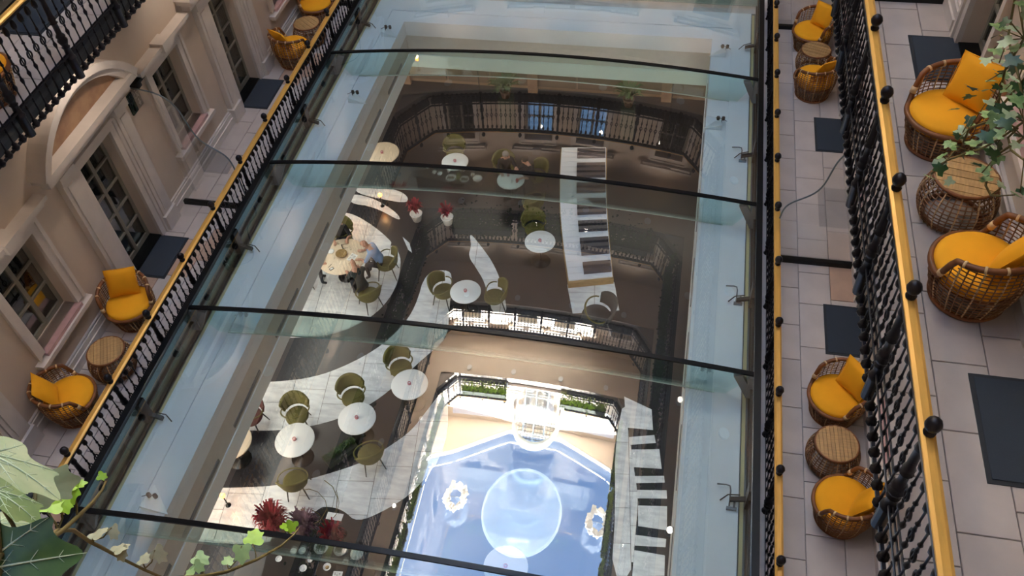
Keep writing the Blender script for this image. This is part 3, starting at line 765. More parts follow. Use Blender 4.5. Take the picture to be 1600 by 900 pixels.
# ---------------------------------------------------------------- rattan tub chairs and stools
def rim_h(a):   # rim height by angle from the back (a=0 back, PI front)
    c = (1+math.cos(a))/2
    s = min(1, max(0, (abs(a)-1.75)/.35)); s = s*s*(3-2*s)
    return (.50+.13*c)*(1-s)+.315*s
def body_r(z): # barrel radius
    t = z/.62
    return .245+.085*math.sin(min(1, t*1.25)*PI*.62)
def pos(a, z, k=1.0):   # a: 0 = back (-x), front = +x
    r = body_r(z)*k; return (-r*math.cos(a), r*math.sin(a), z)
def make_chair(loc, rz, label):
    t = thing('rattan_tub_chair', label, 'chair', loc, rz, 'rattan tub chairs')
    # rim
    n = 64; pts = [pos(-PI+2*PI*k/n, rim_h(-PI+2*PI*k/n)) for k in range(n)]
    rim = MB().tube(pts, .024, 7, True).build('rim', 'rim', t)
    for k in range(0, n, 4):
        if rim_h(-PI+2*PI*k/n) > .35:
            p = Vector(pts[k]); q = Vector(pts[(k+1) % n]); MB().tube([p, p+(q-p)*.55], .028, 7).build('binding', 'strap', rim)
    # woven horizontals
    m = MB(); K = 17
    for j in range(K):
        z = .03+.034*j
        run = []
        for k in range(49):
            a = -PI+2*PI*k/48
            if z < rim_h(a)-.01: run.append(pos(a, z, 1+.012*((k+j) % 2)))
            else:
                if len(run) > 1: m.tube(run, .0062, 4)
                run = []
        if len(run) > 1: m.tube(run, .0062, 4)
    m.build('weave', 'rattan', t)
    r = MB(); st = MB()
    for k in range(40):
        a = -PI+2*PI*(k+.5)/40; h = rim_h(a); P_ = [pos(a, h*q/6, 1.0) for q in range(7)]
        (st if k % 3 == 0 else r).tube(P_, .0075 if k % 3 == 0 else .0055, 4)
    r.build('ribs', 'rattan', t); st.build('pale_ribs', 'strap', t)
    MB().tube([pos(2*PI*k/40, .02) for k in range(40)], .02, 6, True).build('base_ring', 'rim', t)
    # seat support and cushion
    MB().lathe([(.02, .22), (.28, .22), (.29, .235), (.02, .24)], 28).build('seat_base', 'rim', t)
    MB().lathe([(.02, .245), (.27, .245), (.298, .262), (.303, .30), (.30, .345), (.28, .368), (.2, .378), (.02, .382)], 36, (.012, 0, 0)).build('seat_cushion', 'cushion', t)
    return t
def pillow_mesh(w_=.40, th=.13, n=12):
    mb = MB(); vs = []; fs = []
    for side in (1, -1):
        b = len(vs)
        for i in range(n+1):
            for j in range(n+1):
                u = -1+2*i/n; v = -1+2*j/n
                e = (1-u*u)*(1-v*v); pinch = 1-.06*(1-u*u)*abs(v)-.0*abs(u)
                x = u*w_/2*(1-.09*(1-v*v)*1.0*(abs(u))); z = v*w_/2*(1-.09*(1-u*u)*abs(v))
                vs.append((side*th/2*e**.45, x, z))
        for i in range(n):
            for j in range(n):
                q = (b+i*(n+1)+j, b+(i+1)*(n+1)+j, b+(i+1)*(n+1)+j+1, b+i*(n+1)+j+1); fs.append(q if side > 0 else q[::-1])
    return mb.add(vs, fs, 0, True)
pil_me = pillow_mesh().mesh('pillow', 'cushion')
pipe = MB().tube([(0, -.195, -.195), (0, -.19, 0), (0, -.195, .195), (0, 0, .187), (0, .195, .195), (0, .19, 0), (0, .195, -.195), (0, 0, -.187)], .005, 4, True).mesh('piping', 'cushion')
chair0 = None
def chair(x, y, z, deg, label, plabel, pdx=-.165, pdy=0, pz=.30, tilt=24, proll=0):
    global chair0
    if chair0 is None: chair0 = make_chair((x, y, z), math.radians(deg), label); c = chair0
    else: c = recopy(chair0, (x, y, z), math.radians(deg), label)
    p = put('throw_pillow', None, None, (x+pdx*math.cos(math.radians(deg))-pdy*math.sin(math.radians(deg)), y+pdx*math.sin(math.radians(deg))+pdy*math.cos(math.radians(deg)), z+.38+.19), 0, label=plabel, category='pillow', group='yellow throw pillows')
    p.rotation_euler = (Matrix.Rotation(math.radians(deg), 3, 'Z') @ Matrix.Rotation(math.radians(-tilt), 3, 'Y') @ Matrix.Rotation(math.radians(proll), 3, 'X')).to_euler()
    put('cover', pil_me, p); put('piping', pipe, p)
L1 = 4.30; L2 = 8.26
CH = [(-4.56, 6.37, L1, -62, 'lower left balcony, middle, beside the door mat', 0),
      (-4.60, 4.84, L1, 38, 'lower left balcony, nearest the camera', 0),
      (-4.50, 12.41, L1, 62, 'lower left balcony, far pair, seen from behind', 0),
      (-4.55, 13.85, L1, -55, 'lower left balcony, farthest, cut by the top edge', 0),
      (4.50, 13.81, L1, 222, 'lower right balcony, farthest, behind the far stool', 0),
      (4.50, 12.47, L1, 128, 'lower right balcony, far pair, seen from behind', 0),
      (4.56, 6.25, L1, 215, 'lower right balcony, near pair, behind the stool', 0),
      (4.57, 4.88, L1, 150, 'lower right balcony, nearest, in front of the stool', 0),
      (4.60, 6.38, L2, 218, 'upper right balcony, by the door mat, under ivy', 0),
      (4.60, 4.66, L2, 142, 'upper right balcony, cut by the right edge', 0),
      (-4.35, 6.0, L2, 30, 'upper left balcony, at the left edge behind railing', 0)]
for x, y, z, a, lb, _ in CH:
    chair(x, y, z, a, 'rattan tub chair: '+lb, 'yellow pillow on '+lb, proll=(8 if a > 100 else -6))
def make_stool(loc, label):
    t = thing('rattan_stool', label, 'table', loc, 0, 'rattan stool tables')
    def sr(z): return .205+.085*math.sin(PI*min(1, (z+.05)/.46))
    m = MB()
    for j in range(11):
        z = .03+.033*j; m.tube([(sr(z)*math.cos(a*PI/20), sr(z)*math.sin(a*PI/20), z) for a in range(40)], .0062, 4, True)
    m.build('weave', 'rattan', t)
    r = MB(); s_ = MB()
    for k in range(36):
        a = 2*PI*k/36; (s_ if k % 3 == 0 else r).tube([(sr(.4*q/6)*math.cos(a), sr(.4*q/6)*math.sin(a), .4*q/6) for q in range(7)], .0055 if k % 3 else .0075, 4)
    r.build('ribs', 'rattan', t); s_.build('pale_ribs', 'strap', t)
    MB().tube([(.215*math.cos(a*PI/20), .215*math.sin(a*PI/20), .02) for a in range(40)], .018, 6, True).build('base_ring', 'rim', t)
    MB().tube([(.232*math.cos(a*PI/24), .232*math.sin(a*PI/24), .395) for a in range(48)], .014, 6, True).build('top_ring', 'rim', t)
    N_ = 11; R_ = .228
    for k in range(N_):
        x0 = -R_+2*R_*k/N_+.0015; x1 = -R_+2*R_*(k+1)/N_-.0015; pl = []
        for q in range(5): xx = x0+(x1-x0)*q/4; pl.append((xx, math.sqrt(max(1e-5, R_*R_-xx*xx))))
        pl = pl+[(a, -b) for a, b in pl[::-1]]
        MB().prism(pl, .385, .405+(.003 if k % 2 else 0)).build('plank', 'wood', t)
    return t
st0 = make_stool((-4.42, 5.52, L1), 'round rattan stool with plank top, lower left balcony between the near chairs')
st0.rotation_euler.z = .5
for (x, y, z, lb, rr_) in [(-4.42, 13.05, L1, 'round rattan stool with plank top, lower left balcony between the far chairs', .9), (4.52, 13.14, L1, 'round rattan stool table partly hidden by a chair, lower right balcony far group', 1.2),
                      (4.50, 5.55, L1, 'round rattan stool with striped plank top, lower right balcony, near pair', .05), (4.60, 5.50, L2, 'large round rattan stool table on the upper right balcony under trailing ivy', 1.35)]:
    recopy(st0, (x, y, z), rr_, lb)

# ---------------------------------------------------------------- ground floor paving
fl = MB().box(-7.2, 6.6, NY, 18.2, -.2, 0).build('floor', 'granite', kind='structure')
SH = {
    'disc': [(-6.12,12.48),(-5.15,12.92),(-4.71,12.96),(-4.3,12.87),(-3.58,12.42),(-3.13,11.97),(-2.97,11.65),(-2.87,10.95),(-3.07,10.24),(-3.57,9.71),(-4.15,9.47),(-4.91,9.35),(-5.9,9.5),(-6.6,10.2),(-6.8,11.2),(-6.6,12.0)],
    'stripe1': [(-4.65,13.24),(-4.04,13.21),(-3.3,12.82),(-3.46,13.08),(-4.12,13.47),(-4.71,13.57)],
    'stripe2': [(-4.59,13.58),(-3.89,13.46),(-3.28,13.41),(-3.45,13.73),(-4.01,13.87),(-4.67,13.83)],
    'stripe3': [(-3.15,12.38),(-2.95,12.22),(-2.82,11.95),(-2.93,12.03)],
    'sweep': [(-2.4,11.46),(-1.91,11.6),(-1.78,11.28),(-1.68,10.6),(-1.52,9.81),(-1.89,9.29),(-2.31,8.45),(-2.75,7.95),(-3.46,7.51),(-4.35,7.27),(-5.4,7.2),(-6.3,7.4),(-6.3,8.5),(-5.07,8.26),(-4.52,8.34),(-3.82,8.55),(-3.3,8.9),(-2.81,9.39),(-2.51,9.91),(-2.35,10.51)],
    'sweep_low': [(-5.4,6.0),(-4.44,6.11),(-3.5,6.33),(-2.84,6.66),(-2.32,6.97),(-1.96,7.35),(-1.67,7.71),(-1.5,8.19),(-1.27,8.79),(-0.94,7.47),(-1.29,6.57),(-1.69,6.15),(-2.11,5.85),(-2.4,6.03),(-2.66,6.06),(-2.84,6.01),(-3.22,5.29),(-4.39,5.1),(-5.4,5.1)],
    'blade': [(-1.76,12.73),(-1.4,12.33),(-1.07,11.92),(-0.79,11.42),(-0.6,10.93),(-0.51,10.61),(-0.79,10.57),(-0.92,10.88),(-1.13,11.37),(-1.36,11.69),(-1.62,12.02),(-1.61,12.31)],
    'slab': [(0.55,11.52),(1.48,11.72),(1.66,11),(0.77,10.79)],
    'border': [(1.97,9),(2.14,8.17),(2.21,7.93),(2.32,7.43),(2.38,7.18),(2.42,6.9),(2.43,6.33),(2.45,5.69),(2.13,5.64),(2.07,6.73),(1.92,7.92)]}
KEYS=[[(1.97,9),(2.48,8.8),(2.54,8.38),(2.08,8.36)],[(2.14,8.17),(2.57,8.28),(2.61,8.13),(2.17,8.02)],[(2.21,7.93),(2.68,8.01),(2.75,7.64),(2.28,7.6)],[(2.32,7.43),(2.8,7.51),(2.82,7.39),(2.34,7.3)],[(2.38,7.18),(2.86,7.25),(2.88,7.1),(2.4,7.03)],[(2.42,6.9),(2.89,6.96),(2.92,6.54),(2.46,6.54)],[(2.43,6.38),(2.92,6.39),(2.92,6.25),(2.44,6.2)],[(2.44,6.12),(2.92,6.11),(2.94,5.78),(2.45,5.69)]]
def smooth(p, it=1):
    for _ in range(it):
        q = []
        for i in range(len(p)):
            a = p[i]; b = p[(i+1) % len(p)]; q += [(a[0]*.75+b[0]*.25, a[1]*.75+b[1]*.25), (a[0]*.25+b[0]*.75, a[1]*.25+b[1]*.75)]
        p = q
    return p
def clip(poly, f):
    o = []
    for i in range(len(poly)):
        a = poly[i]; b = poly[(i+1) % len(poly)]; fa = f(a); fb = f(b)
        if fa >= 0: o.append(a)
        if fa*fb < 0: t = fa/(fa-fb); o.append((a[0]+(b[0]-a[0])*t, a[1]+(b[1]-a[1])*t))
    return o
def parea(p): return abs(sum(p[i][0]*p[(i+1) % len(p)][1]-p[(i+1) % len(p)][0]*p[i][1] for i in range(len(p))))/2
nt_ = 0
TS = .62; ca, sa = math.cos(.12), math.sin(.12); g_ = .004
for nm, pl in SH.items():
    if nm not in ('slab', 'border', 'stripe3'): pl = smooth(pl, 2 if nm != 'disc' else 2)
    if nm == 'border': pl = smooth(pl, 1)
    rp_ = [(x*ca+y*sa, -x*sa+y*ca) for x, y in pl]
    u0 = math.floor(min(p[0] for p in rp_)/TS); u1 = math.ceil(max(p[0] for p in rp_)/TS)
    v0 = math.floor(min(p[1] for p in rp_)/TS); v1 = math.ceil(max(p[1] for p in rp_)/TS)
    for u in range(u0, u1):
        off = 0 if u % 2 else .5
        for v in range(v0-1, v1+1):
            c = clip(clip(clip(clip(rp_, lambda p: p[0]-(u*TS+g_)), lambda p: (u+1)*TS-g_-p[0]), lambda p: p[1]-((v+off)*TS+g_)), lambda p: (v+1+off)*TS-g_-p[1])
            if len(c) > 2 and parea(c) > .004 and nt_ < 280:
                c = [(x*ca-y*sa, x*sa+y*ca) for x, y in c]
                MB().prism(c, 0, .006).build('marble_slab', 'marble', fl); nt_ += 1
for k in KEYS: MB().prism(k, 0, .007).build('marble_piano_key', 'marble', fl)

# ---------------------------------------------------------------- piano-keyboard bar counter
pb = thing('piano_stage', 'long low stage whose top is a giant white and black piano keyboard', 'stage', (.7, 12.8, 0))
KF = 1.063
def lc(p): return (2.42+(p[0]-2.42)*KF-.7, p[1]*KF-12.8)
def edge(t): # left and right edge points along the stage, gently curved
    l = (-.02+(.70+.02)*t-.17*math.sin(PI*t)*.55, 14.60+(10.80-14.60)*t); r = (.93+(1.50-.93)*t-.05*math.sin(PI*t), 14.72+(11.02-14.72)*t); return l, r
def strip(t0, t1, f0, f1, z0, z1):
    q = []
    for t, f in ((t0, f0), (t0, f1), (t1, f1), (t1, f0)):
        l, r = edge(t); q.append(lc((l[0]+(r[0]-l[0])*f, l[1]+(r[1]-l[1])*f)))
    return MB().prism(q, z0, z1)
nk = 24
b_ = MB()
for k in range(8):
    m2 = strip(k/8, (k+1)/8+(.012 if k == 7 else 0), -.02, 1.02, 0, .15); b_.add(m2.v, m2.f)
b_.build('stage_body', 'woodwall', pb)
for k in range(nk): strip((k+.02)/nk, (k+.98)/nk, 0, 1, .15, .18).build('white_key', 'key_white', pb)
for k in range(nk-1):
    if k % 7 in (2, 6): continue
    t = (k+1)/nk; strip(t-.012, t+.012, .36, .985, .18, .26).build('black_key', 'key_black', pb)

# ---------------------------------------------------------------- cafe tables, chairs, candles
def table(x, y, r, top, label, grp='round cafe tables'):
    t = thing('cafe_table', label, 'table', (x, y, 0), 0, grp)
    MB().lathe([(.01, .572), (r-.02, .572), (r, .58), (r, .592), (r-.008, .6), (.01, .6)], 40).build('tabletop', top, t)
    MB().lathe([(.2, 0), (.2, .012), (.03, .03), (.022, .05), (.022, .56), (.08, .572)], 16).build('pedestal', 'black', t)
    return t
def candle(x, y, lab):
    t = thing('candle_glass', lab, 'candle', (x, y, .6), 0, 'table candles')
    MB().lathe([(.001, .002), (.030, .002), (.034, .03), (.030, .05), (.02, .05), (.02, .02)], 12).build('glass_cup', 'candle', t)
    MB().lathe([(.001, .02), (.018, .02), (.018, .036), (.001, .04)], 8).build('wax', 'paper', t)
TB = [(-4.09, 14.34, .39, 'tablewarm', 'round cream table in the far left of the court'), (-2.37, 14.26, .30, 'tabletop', 'round white table at the far side, left of the couple'),
      (-1.02, 13.82, .30, 'tabletop', 'round white cafe table with drinks where a couple sits'), (-.08, 12.08, .31, 'tabletop', 'round white cafe table left of the piano keyboard stage'),
      (-1.28, 10.56, .30, 'tabletop', 'round white cafe table with two chairs on the curved marble blade'), (-1.78, 8.29, .33, 'tabletop', 'round white table, rightmost of the diagonal three'),
      (-2.50, 7.46, .33, 'tabletop', 'round white table, middle of the diagonal three'), (-3.43, 6.88, .34, 'tabletop', 'round white table, leftmost of the diagonal three'),
      (-4.52, 6.67, .36, 'tablewarm', 'round cream cafe table half hidden under the left coping'), (.56, 5.27, .34, 'tabletop', 'round white cafe table at the bottom edge of the blue reflection')]
for i, (x, y, r, m_, lb) in enumerate(TB):
    table(x, y, r, m_, lb); candle(x+(.0 if i != 2 else -.08), y+(.0 if i != 2 else .12), 'pink candle on the '+lb)
def make_cafe_chair():
    t = thing('cafe_chair', '', 'chair', (0, 0, 0), 0, 'olive velvet cafe chairs')
    MB().lathe([(.01, .30), (.19, .30), (.205, .32), (.205, .35), (.18, .375), (.01, .38)], 24).build('seat', 'olive', t)
    # rounded padded backrest behind (-x)
    vs = []; fs = []; n = 14; m_ = 6
    for i in range(n+1):
        a = -1.15+2.3*i/n
        for j in range(m_+1):
            v = j/m_; z = .40+.30*v*math.sqrt(max(.0, 1-(a/1.35)**2)); r = .215+.05*v
            for rr in (r, r+.035): vs.append((-rr*math.cos(a), rr*math.sin(a), z))
    W_ = (m_+1)*2
    for i in range(n):
        for j in range(m_):
            a = i*W_+j*2; b = (i+1)*W_+j*2
            fs += [(a, a+2, b+2, b), (a+1, b+1, b+3, a+3)]
        a = i*W_+m_*2; b = (i+1)*W_+m_*2; fs.append((a, a+1, b+1, b)); a = i*W_; b = (i+1)*W_; fs.append((a, b, b+1, a+1))
    fs += [tuple([j*2 for j in range(m_+1)]+[j*2+1 for j in range(m_, -1, -1)]), tuple([n*W_+j*2 for j in range(m_+1)]+[n*W_+j*2+1 for j in range(m_, -1, -1)])[::-1]]
    MB().add(vs, fs, 0, True).build('backrest', 'olive', t)
    MB().tube([(.17*math.cos(a)-.02, .25*math.sin(a), .50) for a in [(-2.6+5.2*k/24) for k in range(25)] ][3:22][::-1], .014, 6).build('arm_rail', 'olive', t)
    for sx, sy in ((1, 1), (1, -1), (-1, 1), (-1, -1)):
        MB().tube([(sx*.13, sy*.13, .31), (sx*.19, sy*.18, 0)], [.015, .009], 6).build('leg', 'ironpaint', t)
    return t
cc = make_cafe_chair(); first = True
def cafe_chair(x, y, tx, ty, label, m_=None):
    global first
    rz = math.atan2(ty-y, tx-x)
    if first: o = cc; o.location = (x*S, y*S, 0); o.rotation_euler.z = rz; o['label'] = label; first = False
    else: o = recopy(cc, (x, y, 0), rz, label)
    if m_:
        for ch in o.children:
            if ch.name.startswith(('seat', 'backrest')):
                ch.data = ch.data.copy(); ch.data.materials[0] = M[m_]
    return o
CC = [(-2.52, 14.80, -2.37, 14.26, 'olive velvet chair behind the far white table, far left of the court'), (-.30, 12.66, -.08, 12.08, 'olive velvet chair behind the table left of the keyboard stage'),
      (-1.78, 10.72, -1.28, 10.56, 'olive velvet chair on the left of the table on the curved blade'), (-.76, 10.72, -1.28, 10.56, 'olive velvet chair on the right of the table on the curved blade'),
      (-2.12, 8.78, -1.78, 8.29, 'olive velvet chair at the right-hand table of the diagonal row'), (-2.80, 8.02, -2.50, 7.46, 'olive velvet chair behind the middle table of the diagonal row'),
      (-3.68, 7.50, -3.43, 6.88, 'olive velvet chair behind the leftmost table of the diagonal three'), (-2.16, 6.95, -2.50, 7.46, 'olive velvet chair in front of the middle table of the diagonal three'),
      (-3.26, 6.26, -3.43, 6.88, 'olive velvet chair in front of the leftmost table of the diagonal three'), (-3.14, 11.28, -3.98, 11.13, 'olive velvet chair under the person in the pale blue shirt'),
      (-3.25, 10.42, -3.98, 11.13, 'olive velvet chair under the person in the dark patterned shirt'), (-.48, 13.40, -1.02, 13.82, 'olive velvet chair to the right of the couple at the white table'),
      (-4.28, 11.90, -3.98, 11.13, 'olive velvet chair under the person in black at the shared table'), (-4.80, 10.75, -3.98, 11.13, 'olive velvet chair under the person in dusky rose near the left coping'),
      (-2.55, 11.75, -2.0, 11.3, 'olive velvet chair standing alone at the tip of the marble sweep'), (-1.28, 14.42, -1.02, 13.82, 'olive velvet chair under the grey-haired guest'), (-.55, 14.28, -1.02, 13.82, 'olive velvet chair under the guest in black')]
for c_ in CC[:14]+CC[15:]: cafe_chair(*c_)
rc = cafe_chair(-4.50, 7.35, -4.52, 6.67, 'wine red chair behind the cream table half hidden under the left coping', 'redvelvet'); rc['group'] = 'dark chairs'
ac = cafe_chair(1.26, 10.50, .6, 10.3, 'large charcoal round armchair standing on the white slab at the end of the stage', 'charcoal'); ac['group'] = 'dark chairs'; ac.scale = (1.35, 1.35, 1.1)

# ---------------------------------------------------------------- people
dg = None
def person(label, x, y, rz, shirt, hair, lean=.10, reach=.40, bald=False, spread=.13):
    global dg
    V = []; E = []; R = []
    def v(p, r, par=None):
        V.append((p[0]*S, p[1]*S, p[2]*S)); R.append(r*S)
        if par is not None: E.append((par, len(V)-1))
        return len(V)-1
    pel = v((0, 0, .44), .115); bel = v((lean*.3, 0, .55), .10, pel); che = v((lean*.7, 0, .69), .115, bel); shc = v((lean, 0, .79), .085, che)
    nk_ = v((lean*1.25, 0, .86), .042, shc); hb_ = v((lean*1.45+.01, 0, .91), .058, nk_); hm = v((lean*1.6+.015, 0, .965), .074, hb_); v((lean*1.6+.005, 0, 1.02), .055, hm)
    v((lean*1.6+.088, 0, .945), .012, hm)   # nose
    for sg in (-1, 1):
        s_ = v((lean, sg*.13, .785), .055, shc); e = v((lean+.12, sg*.20, .60), .038, s_); wr = v((reach-.06, sg*spread, .625), .024, e); pm = v((reach, sg*spread*.95, .622), .026, wr)
        for k in range(4):
            ln = (.045, .055, .052, .04)[k]; f0 = v((reach+.025, sg*spread*.95+(k-1.5)*.013, .622), .008, pm); f1 = v((reach+.025+ln*.6, sg*spread*.95+(k-1.5)*.016, .62), .0072, f0); v((reach+.02+ln, sg*spread*.95+(k-1.5)*.016, .610), .006, f1)
        t0 = v((reach-.005, sg*(spread*.95-.026), .618), .009, pm); v((reach+.02, sg*(spread*.95-.045), .612), .007, t0)
        h_ = v((.03, sg*.075, .43), .078, pel); kn = v((.33, sg*.10, .42), .052, h_); an = v((.31, sg*.10, .07), .032, kn); v((.40, sg*.105, .03), .026, an)
    me = bpy.data.meshes.new('tmp'); me.from_pydata(V, E, []); ob = bpy.data.objects.new('tmp', me); COL.objects.link(ob)
    sk_ = ob.modifiers.new('s', 'SKIN'); sk_.use_smooth_shade = True
    ob.modifiers.new('u', 'SUBSURF').levels = 1
    for i, r in enumerate(R): me.skin_vertices[0].data[i].radius = (r, r)
    me.skin_vertices[0].data[0].use_root = True
    dg = bpy.context.evaluated_depsgraph_get(); dg.update()
    m2 = bpy.data.meshes.new_from_object(ob.evaluated_get(dg)); bpy.data.objects.remove(ob); bpy.data.meshes.remove(me)
    m2.materials.clear()
    for q in ('skin', shirt, 'trouser', 'shoe'): m2.materials.append(M[q])
    for p in m2.polygons:
        c = p.center/S; p.use_smooth = True
        if c.z > .845: k = 0
        elif c.z < .065: k = 3
        elif c.z < .50 : k = 2
        elif c.x > lean+.14 and c.z > .56: k = 0
        else: k = 1
        p.material_index = k
    t = thing('person', label, 'person', (x, y, 0), rz, 'seated guests')
    put('body', m2, t)
    hx = lean*1.6+.015
    if not bald:
        h = MB().sphere((hx-.014, 0, .985), .078, 12, 8, 0, (1.0, .95, .9)); h.build('hair', hair, t)
    for sg in (-1, 1):
        MB().sphere((hx+.066, sg*.026, .968), .008, 8, 6).build('eye', 'eye', t)
        MB().sphere((hx-.004, sg*.073, .955), .018, 8, 6, 0, (.7, .4, 1)).build('ear', 'skin', t)
    MB().box(hx+.068, hx+.073, -.018, .018, .918, .924).build('mouth', 'rosecloth', t)
    return t
TCX, TCY = -3.98, 11.13
def toward(x, y, tx, ty): return math.atan2(ty-y, tx-x)
person('person in a pale blue shirt leaning over the shared cream table, right side', -3.20, 11.26, toward(-3.2, 11.26, TCX, TCY), 'blueshirt', 'hair', lean=.17, reach=.42, bald=True)
person('bald person in a dark patterned shirt at the near side of the shared table', -3.36, 10.50, toward(-3.36, 10.5, TCX, TCY), 'darkshirt', 'hair', lean=.16, bald=True)
person('dark-haired person in black at the far side of the shared table', -4.27, 11.86, toward(-4.27, 11.86, TCX, TCY), 'blackcloth', 'hair', lean=.12)
person('person in dusky rose top at the left of the shared table, partly under the coping', -4.74, 10.78, toward(-4.74, 10.78, TCX, TCY), 'rosecloth', 'hair', lean=.14, reach=.44)
person('grey-haired person in dark clothes behind the far white table with drinks', -1.25, 14.35, toward(-1.25, 14.35, -1.02, 13.82), 'blackcloth', 'hairgrey', lean=.10, reach=.38, spread=.16)
person('dark-clothed person on the right behind the far white table with drinks', -.62, 14.20, toward(-.62, 14.2, -1.02, 13.82), 'blackcloth', 'hair', lean=.10, reach=.38)
table(TCX, TCY, .50, 'tablewarm', 'large round cream table shared by four people at the edge of the marble disc')
TT = .6
def itm(name, label, cat, x, y, mb, m_, z=TT, grp=None, rz=0):
    o = mb.build(name, m_, None, (x, y, z), rz, label=label, category=cat)
    if grp: o['group'] = grp
    return o
itm('bread_basket', 'oval woven bread basket in the middle of the shared table', 'basket', -4.0, 11.16, MB().lathe([(.01, .004), (.08, .004), (.12, .05), (.115, .055), (.075, .02), (.01, .016)], 20), 'bread')
mn = thing('menu_card', 'white printed menu sheet on the shared table near the blue shirt', 'menu', (-3.76, 11.12, TT), -.3)
MB().box(-.075, .075, -.10, .10, 0, .003).build('sheet', 'paper', mn)
q = MB()
for r_ in range(9):
    for c_ in range(2):
        if (r_*3+c_) % 5: q.box(-.06+c_*.065, -.06+c_*.065+.045, -.08+r_*.018, -.074+r_*.018, .003, .0036)
q.build('text_lines', 'ink', mn)
sgz = thing('sunglasses', 'black sunglasses lying on the shared table beside the basket', 'sunglasses', (-4.05, 11.36, TT), .6)
q = MB()
for s_ in (-1, 1): q.obox((0, s_*.035, .015), (.008, 0, 0), (0, .027, 0), (0, 0, .018))
q.build('lenses', 'black', sgz); MB().tube([(0, -.06, .02), (.1, -.055, .01)], .004, 5).tube([(0, .06, .02), (.1, .055, .01)], .004, 5).tube([(0, -.02, .022), (0, .02, .022)], .004, 5).build('temples', 'black', sgz)
ph = thing('phone', 'black phone with lit white screen on the near edge of the shared table', 'phone', (-4.08, 10.76, TT), -.7)
MB().box(-.03, .03, -.045, .045, 0, .009).build('case', 'black', ph); MB().box(-.02, .02, -.032, .032, .009, .010).build('screen', 'paper', ph)
itm('pen', 'dark pen beside the phone on the shared table', 'pen', -4.14, 10.83, MB().tube([(-.05, 0, .006), (.05, 0, .006)], .005, 6), 'ink', rz=1.2)
for x, y, lb in ((-4.11, 11.04, 'small glass cup left of the bread basket'), (-4.17, 11.45, 'clear water glass at the far side of the shared table'), (-3.86, 11.33, 'clear water glass beside the menu sheet'), (-4.28, 10.95, 'clear glass in front of the person in dusky rose')):
    itm('water_glass', lb, 'glass', x, y, MB().lathe([(.001, .003), (.022, .003), (.028, .09), (.026, .09), (.02, .01), (.001, .01)], 12), 'clearglass', grp='glasses on the shared table')
itm('side_plate', 'white side plate near the person in dusky rose', 'plate', -4.25, 11.22, MB().lathe([(.001, .002), (.04, .002), (.07, .012), (.07, .015), (.04, .006), (.001, .006)], 20), 'paper')
itm('tumbler', 'clear tumbler on the couple\'s white table', 'glass', -.98, 13.72, MB().lathe([(.001, .003), (.022, .003), (.028, .09), (.026, .09), (.02, .01), (.001, .01)], 12), 'clearglass')
itm('red_drink', 'red drink on the couple\'s white table', 'drink', -.87, 13.76, MB().lathe([(.001, .003), (.03, .003), (.034, .06), (.02, .09), (.001, .092)], 12), 'drink')

# ---------------------------------------------------------------- plants
def leaf_pts(kind='ivy'):
    return [(0, 0), (.38, -.16), (.52, .18), (.30, .34), (.42, .72), (.20, .66), (0, 1.0), (-.20, .66), (-.42, .72), (-.30, .34), (-.52, .18), (-.38, -.16)]
def leaf_mesh(name, size, m_, fold=.12, droop=.15):
    pl = leaf_pts(); vs = [(0, .30, .0)]+[(x, y, fold*abs(x)-droop*y*y) for x, y in pl]
    n = len(pl); fs = [(0, 1+i, 1+(i+1) % n) for i in range(n)]
    # subdivide once for rounder lobes
    mb = MB(); mb.add([(a*size, b*size, c*size) for a, b, c in vs], fs, 0, True)
    me = mb.mesh(name, m_); return me
def big_leaf(name, size, m_):
    """finely outlined ivy leaf with raised veins"""
    pl = smooth(leaf_pts(), 2); n = len(pl)
    def zz(x, y): return .10*abs(x)-.12*y*y+.015*math.sin(9*x+4*y)
    vs = [(0, .3, zz(0, .3))]+[(x*.5, .3+(y-.3)*.5, zz(x*.5, .3+(y-.3)*.5)) for x, y in pl]+[(x, y, zz(x, y)) for x, y in pl]
    fs = [(0, 1+i, 1+(i+1) % n) for i in range(n)]+[(1+i, 1+n+i, 1+n+(i+1) % n, 1+(i+1) % n) for i in range(n)]
    mb = MB().add([(a*size, b*size, c*size) for a, b, c in vs], fs, 0, True)
    vn = MB()
    for tx, ty in ((0, .95), (.38, .66), (-.38, .66), (.46, .17), (-.46, .17)):
        P_ = [(tx*q/8, .02+(ty-.02)*q/8) for q in range(9)]
        vn.tube([(a*size, b*size, (zz(a, b)+.006)*size) for a, b in P_], [size*.013*(1.2-q/8) for q in range(9)], 4)
        for q in (2, 4, 6):
            for sd in (-1, 1):
                a, b = P_[q]; d = Vector((tx, ty)).normalized(); nn = Vector((-d.y, d.x))*sd; ln = .17*(1-q/9)
                pts = [((a+(d.x*.8+nn.x)*ln*w_/3), (b+(d.y*.8+nn.y)*ln*w_/3)) for w_ in range(4)]
                vn.tube([(u*size, v_*size, (zz(u, v_)+.004)*size) for u, v_ in pts], [size*.006, size*.005, size*.004, size*.002], 3)
    return mb.mesh(name, m_), vn.mesh('veins', 'vein')
